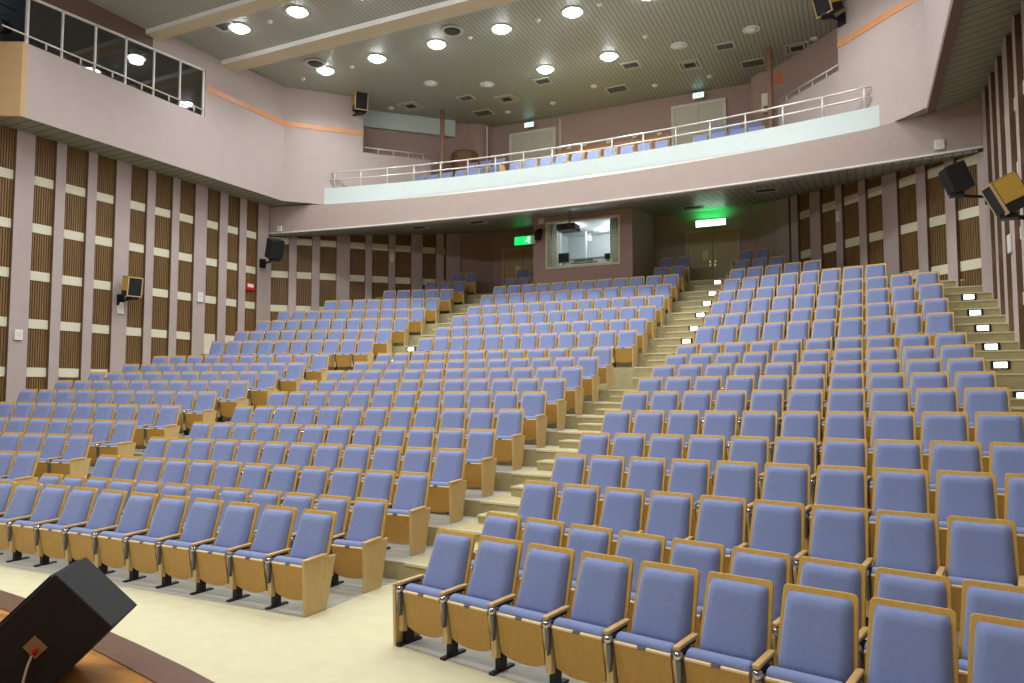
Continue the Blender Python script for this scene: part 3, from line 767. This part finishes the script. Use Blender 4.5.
# ------------------------------------------------------------------ signs
def exit_sign(x, y, z, w, h, face, label, rz=0, fig=None):
    r = empty('exit_sign', (x, y, z), rz, label, 'exit sign', 'exit signs')
    b = MB(); b.box((-w/2,-.05,-h/2), (w/2,.05,h/2)); b.build('sign_housing', M['white'], r, bevel=.01)
    b = MB(); b.box((-w/2+.02,-.056,-h/2+.02), (w/2-.02,-.051,h/2-.02)); b.build('sign_face', face, r)
    if fig is not None:
        s = h*.36; q = MB(); cx = w/2-.17
        q.lathe([(s*.25,-.002),(s*.25,.002)], (cx+s*.15,-.058,s*.72), None, 12, Matrix.Rotation(PI/2, 3, 'X'))
        for a in (((0,.45),(-.2,-.1)), ((-.2,-.1),(-.75,-.35)), ((-.2,-.1),(.2,-.45)), ((.2,-.45),(.1,-.95)), ((0,.4),(.5,.15)), ((0,.4),(-.45,.2))):
            (x0,z0),(x1,z1) = a; q.tube([(cx+x0*s,-.058,z0*s), (cx+x1*s,-.058,z1*s)], s*.13, n=6)
        q.build('running_figure', fig, r)
    b = MB(); b.box((-.04,.05,-.04), (.04,.1,.04)); b.build('bracket', M['white'], r)
    return r
exit_sign(XM-3.36, YB-.16, 12.80, .42, .22, M['exit_cyan'], 'lit pale exit sign above the left balcony door', fig=M['exit_green'])
exit_sign(XM+3.32, YB-.16, 12.82, .42, .22, M['exit_cyan'], 'lit pale exit sign above the right balcony door', fig=M['exit_green'])
exit_sign(-11.75, 25.7, 8.05, .78, .36, M['exit_green'], 'lit green exit sign left of the control room under the balcony', fig=M['exit_fig'])
exit_sign(-4.66, YB-.16, 8.13, 1.06, .26, M['exit_white'], 'bright white exit sign glowing green above the right rear door')
L = bpy.data.lights.new('exit_glow', 'AREA'); L.shape = 'RECTANGLE'; L.size = 1.0; L.size_y = .06; L.energy = 6; L.color = (.03,1,.22)
lo = bpy.data.objects.new('exit_glow', L); COL.objects.link(lo); lo.location = (-4.66, YB-.22, 8.28); lo.rotation_euler = (PI, 0, 0)

# ------------------------------------------------------------------ small wall fittings
def wall_box(name, x, y, z, w, h, label, rz=0, m='white', cat='wall box'):
    r = empty(name, (x, y, z), rz, label, cat)
    b = MB(); b.box((-w/2,-.05,-h/2), (w/2,0,h/2)); b.build('box_body', M[m], r, bevel=.012)
    b = MB(); b.box((-w*.32,-.056,-h*.1), (w*.32,-.051,h*.34)); b.build('box_front', M['cream'] if m == 'white' else M['white'], r)
    return r
RW, LW = -PI/2, PI/2
wall_box('wall_switch_box', XL+.002, 11.27, 3.65, .2, .26, 'white box on the leftmost wide pilaster of the left wall', LW)
wall_box('wall_switch_box', XL+.002, 14.06, 4.61, .2, .34, 'white box on the pilaster below the left wall speaker', LW)
wall_box('wall_switch_box', XL+.002, 16.86, 5.24, .22, .32, 'white box on the wide pilaster near the middle of the left wall', LW)
wall_box('fire_sign', PLL+.06, 19.05, 5.87, .42, .26, 'small red and white sign on the last slat panel of the left wall', LW, 'red', 'sign')
wall_box('wall_switch_box', XR-.002, 17.0, 5.1, .2, .36, 'white box below the yellow-sided speaker on the right wall', RW)
wall_box('beam_lamp', -18.8, arc1(10.5)-.022, 8.05, .22, .22, 'small white box on the left end of the balcony beam', 0, 'white')
wall_box('beam_lamp', 1.85, arc1(10.2)-.022, 8.12, .22, .24, 'small white box on the right end of the balcony beam', 0, 'white')
for side, s, z, lab in ((1,4.45,7.3,'white box on a narrow pilaster of the back right wall'), (-1,4.45,7.3,'white box on a narrow pilaster of the back left wall')):
    o = Vector((XM+side*11.05, 20.1)); d = Vector((-side*6.1/DL, 6.3/DL)); n = Vector((-side*6.3/DL, -6.1/DL)); q = o + d*s + n*.132
    wall_box('wall_switch_box', q.x, q.y, z, .14, .3, lab, math.atan2(n.x, -n.y))
wall_box('wall_switch_box', -9.92, CY0-.002, 8.12, .22, .22, 'small white box at the top left of the control room front', 0)
wall_box('alarm_plate', -3.0, YB-.002, 8.05, .2, .2, 'grey plate high on the wall right of the right rear door', 0, 'greyplastic')
b = MB(); b.tube([(0,0,0), (0,0,1.9)], .03); o = b.build('wall_conduit', M['white'], None, loc=(0,0,0)); o.location = (XM-2.1, YB-.035, 11.0); tag(o, 'thin white conduit beside the left balcony door', 'pipe')
b = MB(); b.tube([(0,0,0), (0,0,2.4)], .03); o = b.build('wall_conduit', M['white'], None, loc=(0,0,0)); o.location = (XM-5.05, 25.72, 10.46); tag(o, 'thin white conduit beside the rounded left balcony corner', 'pipe')
# camera on the control room corner
r = empty('security_camera', (-9.98, CY0, 7.62), 0, 'black security camera on the left corner of the control room', 'camera')
b = MB(); b.lathe([(.05,-.22),(.11,-.2),(.12,0),(.11,.1),(.05,.12)], (0,-.2,0), n=16); b.build('camera_dome', M['black_steel'], r, smooth=True)
b = MB(); b.box((-.05,-.2,.1), (.05,0,.18)); b.box((-.08,-.02,.0), (.08,-.001,.24)); b.build('bracket', M['black_steel'], r, bevel=.008)
b = MB(); b.box((-.28,-.16,-.3), (-.14,-.02,-.02)); b.build('white_module', M['white'], r, bevel=.01)
# projector under the balcony
r = empty('projector', (-8.54, 22.3, 7.57), 0, 'black projector hanging in front of the control room window', 'projector')
b = MB(); b.box((-.36,-.28,-.1), (.28,.26,.1)); b.build('projector_body', M['black'], r, bevel=.03)
b = MB(); b.box((-.33,-.24,-.125), (.3,.25,-.1)); b.build('base_plate', M['greyplastic'], r, bevel=.008)
b = MB(); b.lathe([(.075,0),(.08,.1),(.06,.1)], (-.16,-.28,0), None, 16, Matrix.Rotation(PI/2, 3, 'X')); b.build('lens', M['grille'], r)
b = MB(); b.tube([(0,0,.1), (0,0,zunder(22.3)-7.57)], .03); b.build('ceiling_pole', M['greyplastic'], r)
b = MB(); b.box((.1,-.12,-.02), (.42,-.02,.02), None, Matrix.Rotation(.35, 3, 'Y')); b.build('arm', M['black_steel'], r)

# ------------------------------------------------------------------ loudspeakers on the walls
def wall_speaker(loc, aim, tilt, size, label, base, veneer=True, roll=0.0):
    """loc: cabinet centre; aim: heading of the front (angle about z); base: wall point"""
    r = empty('wall_loudspeaker', loc, 0, label, 'loudspeaker', 'wall loudspeakers')
    w, d, h = size
    R = Matrix.Rotation(aim, 4, 'Z') @ Matrix.Rotation(tilt, 4, 'X') @ Matrix.Rotation(roll, 4, 'Y')
    b = MB(); b.box((-w/2,-d/2+.02,-h/2), (w/2,d/2,h/2), M['black'])
    c = b.build('cabinet', None, r, bevel=.012); c.matrix_local = R
    if veneer:
        for s in (-1, 1):
            b = MB(); x = s*(w/2+.006); b.box((x-.006,-d/2+.03,-h*.22), (x+.006,d/2-.02,h/2-.01)); q = b.build('veneer_side', M['spk_wood'], c)
        b = MB(); b.box((-w/2+.01,-d/2+.03,h/2), (w/2-.01,d/2-.02,h/2+.008)); b.build('veneer_top', M['spk_wood'], c)
        b = MB()
        b.box((-w/2,-d/2-.012,-h/2), (-w/2+.03,-d/2+.02,h/2)); b.box((w/2-.03,-d/2-.012,-h/2), (w/2,-d/2+.02,h/2)); b.box((-w/2+.03,-d/2-.012,h/2-.03), (w/2-.03,-d/2+.02,h/2)); b.box((-w/2+.03,-d/2-.012,-h/2), (w/2-.03,-d/2+.02,-h/2+.03))
        b.build('front_frame', M['oak_pale'], c)
    b = MB(); b.box((-w/2+.03,-d/2-.006,-h/2+.03), (w/2-.03,-d/2+.02,h/2-.03)); b.build('grille', M['grille'], c, bevel=.006)
    bl = Vector(base) - Vector(loc); b = MB()
    b.tube([(0,0,-h/2-.06), (bl.x*.5, bl.y*.5, -h/2-.1), (bl.x, bl.y, -h/2-.1)], .035)
    pr_ = Vector((bl.x, bl.y, 0)).normalized(); side = Vector((-pr_.y, pr_.x, 0))
    a = Vector((bl.x, bl.y, -h/2-.1)) - pr_*.04
    b.prism([a+side*.13+Vector((0,0,-.16)), a-side*.13+Vector((0,0,-.16)), a-side*.13+Vector((0,0,.16)), a+side*.13+Vector((0,0,.16))], pr_*.04)
    b.box((-w*.3,-d*.3,-h/2-.1), (w*.3,d*.3,-h/2-.02))
    b.build('bracket', M['black_steel'], r)
    return r
wall_speaker((-18.85,14.15,5.22), PI*.43, .15, (.42,.36,.56), 'loudspeaker with yellow wood side on the left wall', (XL,14.06,5.0))
wall_speaker((-18.5,19.4,7.2), PI*.36, .35, (.5,.42,.68), 'black loudspeaker in the corner where left wall meets the back wall', (XL,19.55,7.1), False)
wall_speaker((-16.25,21.2,12.75), PI*.28, .12, (.48,.42,.66), 'cream-sided loudspeaker high beside the left end of the balcony', (-16.75,21.25,12.4))
wall_speaker((-.55,20.95,12.75), -PI*.22, .35, (.52,.46,.72), 'cream-framed loudspeaker high beside the right end of the balcony', (-.2,21.3,12.4))
wall_speaker((2.05,18.9,6.98), -PI*.42, .35, (.46,.42,.62), 'black loudspeaker on the rear part of the right wall', (XR,19.2,6.6), False)
wall_speaker((2.03,12.85,5.14), -PI*.44, .45, (.38,.38,.52), 'large loudspeaker with yellow wood side on the right wall', (XR,13.0,4.9), True)

# ------------------------------------------------------------------ step lamps
def step_lamp(x, y, z, rz, label):
    r = empty('step_light', (x, y, z), rz, label, 'step light', 'lit step lamps on the aisle risers')
    for src_m, nm in ((SLF, 'lamp_frame'), (SLL, 'lamp_lens')):
        o = bpy.data.objects.new(nm, src_m); COL.objects.link(o); o.parent = r
q = MB(); q.box((-.15,-.02,-.075), (-.10,.01,.075)); q.box((.10,-.02,-.075), (.15,.01,.075)); q.box((-.10,-.02,.05), (.10,.01,.075)); q.box((-.10,-.02,-.075), (.10,.01,-.05))
o = q.build('lamp_frame', M['black_steel']); SLF = o.data; bpy.data.objects.remove(o)
q = MB(); q.box((-.10,-.03,-.05), (.10,.005,.05)); o = q.build('lamp_lens', M['step_lamp']); SLL = o.data; bpy.data.objects.remove(o)
ORD = ['front','second','third','fourth','fifth','sixth','seventh','eighth','ninth','tenth','eleventh','twelfth','thirteenth','fourteenth','fifteenth','sixteenth','seventeenth','eighteenth','nineteenth']
for i in range(4, 20):
    z = Z[i-1] - .10; y = V[i-1] - .75
    n0 = nose(i)
    xx = -4.08 if i >= 12 else -3.84
    y = n0[4][1] + (n0[5][1]-n0[4][1])*(xx-n0[4][0])/(n0[5][0]-n0[4][0])
    if not (i in (5, 6)): step_lamp(xx, y-.01, z, 0, 'lit step lamp in the right-hand inner aisle at the riser of the %s row' % ORD[i-1])
    if i >= 12 and i < 15: step_lamp(2*XM-xx, y-.01, z, 0, 'lit step lamp in the left-hand inner aisle at the riser of the %s row' % ORD[i-1])
    if 9 < i < 17: step_lamp(2.27, rb(i, 10*P+.05, 1, -.75)[1]-.01, z, 0, 'lit step lamp beside the right wall at the riser of the %s row' % ORD[i-1])

# ------------------------------------------------------------------ auditorium seat
B0, B1 = Vector((0,-.215,.33)), Vector((0,0,.975))      # back board axis, bottom to top
BD = (B1-B0).normalized(); BN = Vector((0, -BD.z, BD.y))  # forward normal
def back_pt(x, t, n): return B0 + BD*t + BN*n + Vector((x,0,0))
BL = (B1-B0).length
def board_mb():
    b = MB(); r = .035; hb, ht = .262, .24
    o = [(-hb,0), (hb,0)]
    for k in range(5):
        a = k/4*PI/2; o.append((ht-r+r*math.cos(a), BL-r+r*math.sin(a)))
    for k in range(5):
        a = PI/2+k/4*PI/2; o.append((-ht+r+r*math.cos(a), BL-r+r*math.sin(a)))
    b.prism([back_pt(x, t, 0) for x, t in o], BN*-.03)
    return b
def cushion(hw, tfn, nu, nv, back):
    """hw(v) half width, tfn(u,v) -> front point offset; closed shell"""
    b = MB(); vs = []; fs = []
    for j in range(nv+1):
        for i in range(nu+1):
            u = -1+2*i/nu; v = j/nv; vs.append(tfn(u, v))
    off = len(vs)
    for j in range(nv+1):
        for i in range(nu+1):
            u = -1+2*i/nu; v = j/nv; vs.append(back(u, v))
    w = nu+1
    for j in range(nv):
        for i in range(nu):
            a = j*w+i; fs.append((a, a+1, a+w+1, a+w)); fs.append((off+a, off+a+w, off+a+w+1, off+a+1))
    for i in range(nu): fs.append((i, off+i, off+i+1, i+1)); a = nv*w+i; fs.append((a, a+1, off+a+1, off+a))
    for j in range(nv): a = j*w; fs.append((a, a+w, off+a+w, off+a)); a = j*w+nu; fs.append((a, off+a, off+a+w, a+w))
    b.add(vs, fs); return b
def e4(u, p=6): return max(0.0, 1-abs(u)**p)**.5
def back_cushion_mb(nu=12, nv=12):
    def hw(v): return (.238*(1-v)+.209*v) * (1 if v < .9 else 1-.05*((v-.9)/.1)**2)
    t0, t1 = .10, BL-.042
    def fr(u, v):
        vv = 2*v-1
        th = .012 + (.052 + .035*(1-v)**2)*e4(u, 8)*e4(vv, 10)
        return back_pt(u*hw(v), t0+(t1-t0)*v, th)
    return cushion(hw, fr, nu, nv, lambda u, v: back_pt(u*hw(v), t0+(t1-t0)*v, .001))
S0, S1 = Vector((0,-.385,.125)), Vector((0,-.452,.485))   # seat board lower / upper edge (seat tipped up)
SD = (S1-S0).normalized(); SN = Vector((0,-SD.z,SD.y))
SL_ = (S1-S0).length
def seat_pt(x, t, n): return S0 + SD*t + SN*n + Vector((x,0,0))
def seat_board_mb():
    b = MB(); hw = .222; o = [(-hw,.045)]
    for k in range(9): u = -1+k/4; o.append((u*hw*.97, .045*(abs(u)**2.5)))
    o += [(hw,.045), (hw+.002,SL_), (-hw-.002,SL_)]
    b.prism([seat_pt(x, t, 0) for x, t in o], SN*-.018)
    return b
def seat_cushion_mb(nu=10, nv=10):
    # swept loop behind the board, rounded over the top
    prof = []
    for t in (.03, .2, .36): prof.append((t, -.019))
    top = SL_+.012
    prof += [(top, -.016), (top+.025, -.03), (top+.035, -.06), (top+.03, -.10), (top-.005, -.14)]
    for t in (.3, .15, .06): prof.append((t, -.155))
    prof += [(.03,-.12), (.02,-.06)]
    b = MB(); n = len(prof); vs = []; fs = []
    us = [-1,-.97,-.88,-.5,0,.5,.88,.97,1]
    for u in us:
        k = 1 if abs(u) < .9 else (.985 if abs(u) < .98 else .94)
        for t, d in prof:
            c = (.24,-.085); vs.append(seat_pt(u*.222, c[0]+(t-c[0])*k, c[1]+(d-c[1])*k))
    for i in range(len(us)-1):
        for j in range(n): fs.append((i*n+j, i*n+(j+1) % n, (i+1)*n+(j+1) % n, (i+1)*n+j))
    fs.append(tuple(range(n))[::-1]); fs.append(tuple((len(us)-1)*n+j for j in range(n)))
    b.add(vs, fs); return b
def arm_mb(x, w=.05):
    b = MB(); b.prism([(x-w/2,-.475,.535), (x-w/2,-.165,.545), (x-w/2,-.155,.575), (x-w/2,-.475,.565)], (w,0,0)); return b
def standard_mb(x):
    b = MB(); w = .058
    pr_ = [(-.445,.49),(-.468,.455),(-.46,.40),(-.432,.30),(-.425,.20),(-.43,.13),(-.37,.12),(-.375,.3),(-.385,.49)]
    b.prism([(x-w/2, y, z) for y, z in pr_], (w,0,0)); return b
def pedestal_mb(x):
    b = MB()
    b.prism([(x-.017, y, z) for y, z in [(-.40,.52),(-.19,.52),(-.18,.535),(-.42,.535)]], (.034,0,0))
    b.prism([(x-.02, y, z) for y, z in [(-.384,.50),(-.22,.50),(-.27,.30),(-.28,.02),(-.365,.02),(-.372,.3)]], (.04,0,0))
    b.box((x-.03,-.375,.02), (x+.03,-.285,.135))
    b.box((x-.028,-.46,0), (x+.028,-.18,.022))
    return b
def hinge_mb(x):
    b = MB(); b.lathe([(.006,-.036),(.024,-.03),(.034,-.012),(.035,.008),(.025,.024),(.008,.03)], (x+.006,-.452,.503), n=14); return b
def cover_mb(x):
    b = MB(); b.prism([(x+a, -.474, z) for a, z in [(-.002,.475),(.034,.475),(.036,.38),(.028,.29),(.020,.27),(.008,.33)]], (0,.045,0)); return b
def clip_mb():
    b = MB(); c = seat_pt(0, SL_, .0); b.box((c.x-.026,c.y-.005,c.z-.004), (c.x+.026,c.y+.012,c.z+.012)); return b
def strip_mb():
    b = MB()
    for s in (-1, 1):
        pts = [seat_pt(s*.035, SL_-.004, .003), seat_pt(s*.22, SL_-.004, .003), seat_pt(s*.22, SL_+.010, .001), seat_pt(s*.035, SL_+.010, .001)]
        b.prism(pts, SN*-.02)
    return b
def end_panel_mb(x):
    b = MB(); b.prism([(x-.017, y, z) for y, z in [(-.455,0),(-.15,0),(-.02,.54),(-.475,.545)]], (.034,0,0)); return b
hp = P/2
def make_seat(kind):
    r = empty('auditorium_seat', (0,0,0))
    board_mb().build('backrest_board', M['oak_edge'], r, bevel=.004, seg=1)
    back_cushion_mb().build('back_cushion', M['fabric'], r, smooth=True)
    seat_cushion_mb().build('seat_cushion', M['fabric'], r, smooth=True)
    sb = seat_board_mb().build('seat_board', M['oak'], r, bevel=.003, seg=1)
    strip_mb().build('edge_strip', M['ply_edge'], sb)
    clip_mb().build('clip', M['steel'], sb)
    xl = -hp
    arm_mb(xl).build('armrest', M['arm'], r, bevel=.009)
    standard_mb(xl).build('side_standard', M['oak_pale'], r, bevel=.004, seg=1)
    pedestal_mb(xl).build('pedestal', M['black_steel'], r, bevel=.004, seg=1)
    hinge_mb(xl).build('hinge_cap', M['chrome'], r, smooth=True)
    cover_mb(xl).build('steel_cover', M['steel'], r, bevel=.003, seg=1)
    if kind == 'left':
        end_panel_mb(xl-.048).build('end_panel', M['oak_pale'], r, bevel=.003, seg=1)
    if kind == 'right':
        end_panel_mb(hp-.03).build('end_panel', M['oak_pale'], r, bevel=.003, seg=1)
        arm_mb(hp-.03, .06).build('armrest', M['arm'], r, bevel=.009)
    return r
PROTO = {}
def kids(o): return list(o.children)
def copy_tree(o, parent=None):
    c = o.copy(); COL.objects.link(c)
    if parent is not None: c.parent = parent
    for ch in kids(o): copy_tree(ch, c)
    return c

def LP(i): return .542 if i <= 11 else .538
seats = []   # (x, y, z, rz, kind, block, row, number from aisle, n in row)
for i in range(1, 20):
    y, z = V[i-1], Z[i-1]
    for k in range(12):
        if i >= 18 and 1 < k < 10: continue
        xx, yy_, rr = XM+(k-5.5)*P, y, 0.0
        if i == 1:
            if k == 0: continue
            t_ = (11-k)*.58; xx = -5.31 - t_; yy_ = y + .03 + .06*t_ - .007*t_*t_; rr = -math.atan(.06-.014*t_)
        seats.append((xx, yy_, z, rr, 'left' if k == (1 if i == 1 else 0) else ('right' if k == 11 else 'mid'), 'C', i, 11-k, 12))
    nr = 10 if i <= 15 else (8,5,3,2)[i-16]
    for s in (1, -1):
        for k in range(nr):
            PB = P if s > 0 else LP(i)
            x, yy = rb(i, (k+.5)*PB, s)
            if s > 0: kd = 'left' if k == 0 else ('right' if k == nr-1 else 'mid')
            else: kd = 'right' if k == 0 else ('left' if k == nr-1 else 'mid')
            seats.append((x, yy, z + zs(i)*(k+.5)*PB/5, -bi(i)*s, kd, 'R' if s > 0 else 'L', i, k, nr))
def seen(s):
    m = project((s[0], s[1], s[2]+.97)); 
    if m is None: return -1
    if -8 < m[0] < 1032 and m[1] < 690: return 1/m[2]
    return -1
ranked = sorted(seats, key=seen, reverse=True)
near = [s for s in ranked[:300] if seen(s) > 0]; rest = [s for s in ranked if s not in near]
BLK = {'C':'centre','R':'right','L':'left'}
AIS = {'C':'the right end','R':'the left end','L':'the right end'}
used = {}
for s in near:
    x, y, z, rz, kd, bl, i, k, nr = s
    first = kd not in PROTO
    if first: PROTO[kd] = make_seat(kd)
    o = PROTO[kd] if first else copy_tree(PROTO[kd])
    o.location = (x, y, z); o.rotation_euler = (0,0,rz); o.scale = ((LP(i)/P if bl == 'L' else 1)*(.972 if i == 1 and bl != 'C' else 1), 1, 1)
    pos = ORD[k] if k else 'first'
    kindtxt = 'blue end-panel seat' if kd != 'mid' else 'blue tip-up seat'
    lab = '%s, %s row of %s block, %s from %s' % (kindtxt, ORD[i-1], BLK[bl], pos, AIS[bl])
    tag(o, lab, 'seat', 'blue auditorium seats')

# seats of the back rows, merged
def tree_mesh(o):
    out = []
    for ch in o.children:
        out.append((ch.data, ch.matrix_local.copy()))
        for g_ in ch.children: out.append((g_.data, ch.matrix_local @ g_.matrix_local))
    return out
vs = []; fs = []; mi = []; mats_ = []; sm = []
cache = {}
for kd in PROTO:
    L_ = []
    for me, mx in tree_mesh(PROTO[kd]):
        mname = me.materials[0]
        if mname not in mats_: mats_.append(mname)
        L_.append(([mx @ v.co for v in me.vertices], [tuple(p_.vertices) for p_ in me.polygons], mats_.index(mname), me.polygons[0].use_smooth))
    cache[kd] = L_
for s in rest:
    x, y, z, rz, kd = s[:5]
    T = Matrix.Translation((x, y, z)) @ Matrix.Rotation(rz, 4, 'Z') @ Matrix.Diagonal(((LP(s[6])/P if s[5] == 'L' else 1)*(.972 if s[6] == 1 and s[5] != 'C' else 1), 1, 1, 1))
    for pv, pf, m_, smo in cache[kd]:
        b0 = len(vs); vs += [tuple(T @ v) for v in pv]
        for f_ in pf: fs.append([b0+q_ for q_ in f_])
        mi += [m_]*len(pf); sm += [smo]*len(pf)
me = bpy.data.meshes.new('rear_seats'); me.from_pydata(vs, [], fs)
for m_ in mats_: me.materials.append(m_)
me.polygons.foreach_set('material_index', mi); me.polygons.foreach_set('use_smooth', sm)
o = bpy.data.objects.new('rear_seats', me); COL.objects.link(o)
tag(o, 'many small blue seats of the rear rows under the balcony', 'seats', None, 'stuff')

# ------------------------------------------------------------------ balcony chairs
def make_balcony_chair():
    r = empty('balcony_chair', (0,0,0))
    b = MB(); b.prism([(-.24,-.14,.3), (.24,-.14,.3), (.22,.02,.93), (-.22,.02,.93)], (0,.025,0)); b.build('backrest_board', M['oak_edge'], r, bevel=.006, seg=1)
    b = MB(); b.prism([(-.215,-.2,.42), (.215,-.2,.42), (.2,-.045,.91), (-.2,-.045,.91)], (0,.06,0)); b.build('back_cushion', M['fabric'], r, bevel=.02)
    b = MB(); b.box((-.21,-.46,.14), (.21,-.36,.5)); b.build('seat_cushion', M['fabric'], r, bevel=.03)
    for sx in (-.255, .255):
        b = MB(); b.prism([(sx-.02,-.46,0), (sx-.02,-.16,0), (sx-.02,-.05,.56), (sx-.02,-.48,.56)], (.04,0,0)); b.build('side_panel', M['oak_pale'], r, bevel=.006, seg=1)
    return r
bc = None
groups = [('left', [(-14.38+.55*k) for k in range(5)], 'front'), ('middle', [(-10.53+.565*k) for k in range(10)], 'front'), ('right', [(-4.25+.55*k) for k in range(4)], 'front'),
          ('left', [(-12.85+.56*k) for k in range(3)], 'rear'), ('right', [(-3.92+.56*k) for k in range(3)], 'rear')]
for nm, xs_, rw in groups:
    for k, x in enumerate(xs_):
        if bc is None: bc = make_balcony_chair(); o = bc
        else: o = copy_tree(bc)
        if rw == 'front': o.location = (x, 22.42, 9.15)
        else: o.location = (x, 23.5, 9.75)
        tag(o, 'blue balcony chair, %s from the left in the %s row of the %s balcony group' % ((['first']+ORD[1:])[k], rw, nm), 'chair', 'chairs on the balcony')

# ------------------------------------------------------------------ stage monitor (tilted wedge)
wv = Vector((-3.61, 2.34, 1.37)); A = Vector((.56,.43,-.71)).normalized(); C = Vector((-.59,.81,.03)); C = (C - A*C.dot(A)); C.z = 0; C.normalize()
A = (A - C*A.dot(C)).normalized(); B = A.cross(C)
if B.z > 0: B = -B
def wp(a, b, c=0.0): return wv + A*a + B*b + C*c
lowb = (wv.z - .802 + A.z*.385)/(-B.z)
prof = [(0,0), (.385,0), (.385,lowb)]
t_ = .24
down = lambda a, b: (wv.z + A.z*a + B.z*b)
q3 = (.385-t_, lowb + t_*A.z/B.z)
prof += [q3, (0, q3[1]-.06)]
wr = empty('stage_monitor', wp(.385, lowb), 0, 'black wedge monitor loudspeaker tilted on the stage edge', 'loudspeaker')
orig = wp(.385, lowb)
b = MB(); b.prism([wp(a, bb)-orig for a, bb in prof], C*.39); b.build('cabinet', M['wedge'], wr, bevel=.008)
b = MB()
b.prism([wp(a, bb, .02)-orig + A*-.0 for a, bb in [(-.012,.03), (-.012,q3[1]-.09)]] + [wp(a, bb, .37)-orig for a, bb in [(-.012,q3[1]-.09), (-.012,.03)]], A*.012)
b.build('front_grille', M['grille'], wr)
pc = (.1935,.298)
b = MB(); pl = [(pc[0]-.042,pc[1]-.036), (pc[0]+.042,pc[1]-.036), (pc[0]+.042,pc[1]+.036), (pc[0]-.042,pc[1]+.036)]
b.prism([wp(a, bb, -.001)-orig for a, bb in pl], C*-.006); jp = b.build('jack_plate', M['jack'], wr)
b = MB()
for a, bb in ((pc[0]+.01,pc[1]-.0), (pc[0]+.02,pc[1]+.02)):
    p0 = wp(a, bb, -.007)-orig; b.tube([p0, p0-C*.03], .01, n=10)
b.build('jack_socket', M['red'], jp)
p0 = wp(pc[0]+.02, pc[1]+.02, -.03)-orig
cpts = [p0, p0-C*.05+Vector((0,0,-.04)), p0-C*.09+Vector((.02,-.02,-.12))]
e = cpts[-1]; cpts += [Vector((e.x+.03, e.y-.05, .02)), Vector((e.x+.10, e.y-.12, .006)), Vector((e.x+.22, e.y-.10, .006)), Vector((e.x+.36, e.y+.05, .006)), Vector((e.x+.34, e.y+.16, .006))]
def smooth_pts(p, n=6):
    out = []
    for i in range(len(p)-1):
        a, b_, c, d_ = p[max(i-1,0)], p[i], p[i+1], p[min(i+2,len(p)-1)]
        for k in range(n):
            t = k/n; out.append(.5*((2*b_)+(c-a)*t+(2*a-5*b_+4*c-d_)*t*t+(3*b_-a-3*c+d_)*t**3))
    return out + [p[-1]]
b = MB(); b.tube(smooth_pts(cpts), .006, n=8); o = b.build('cable', M['cable'], wr, smooth=True)

# ------------------------------------------------------------------ unseen fill lamps added over the stage to brighten seats and walls
for k in range(5):
    L = bpy.data.lights.new('stage_fill', 'AREA'); L.shape = 'DISK'; L.size = .8; L.energy = 75; L.color = (.97,.98,1)
    lo = bpy.data.objects.new('stage_fill', L); COL.objects.link(lo)
    lo.location = (-15.5+k*3.6, .5, 9.6)
    tgt = Vector((XM, 13, 2.5)); d = (tgt - lo.location).normalized(); lo.rotation_euler = d.to_track_quat('-Z', 'Y').to_euler()

w = bpy.data.worlds.new('World'); SC.world = w; w.use_nodes = True
w.node_tree.nodes['Background'].inputs[0].default_value = (.6,.62,.65,1); w.node_tree.nodes['Background'].inputs[1].default_value = .05
SC.view_settings.view_transform = 'Standard'; SC.view_settings.look = 'None'; SC.view_settings.gamma = 1.0
SC.view_settings.exposure = 0.47
try: SC.view_settings.use_curve_mapping = False
except Exception: pass
SC.cycles.use_denoising = True
SC.cycles.max_bounces = 8
SC.cycles.sample_clamp_indirect = 6.0
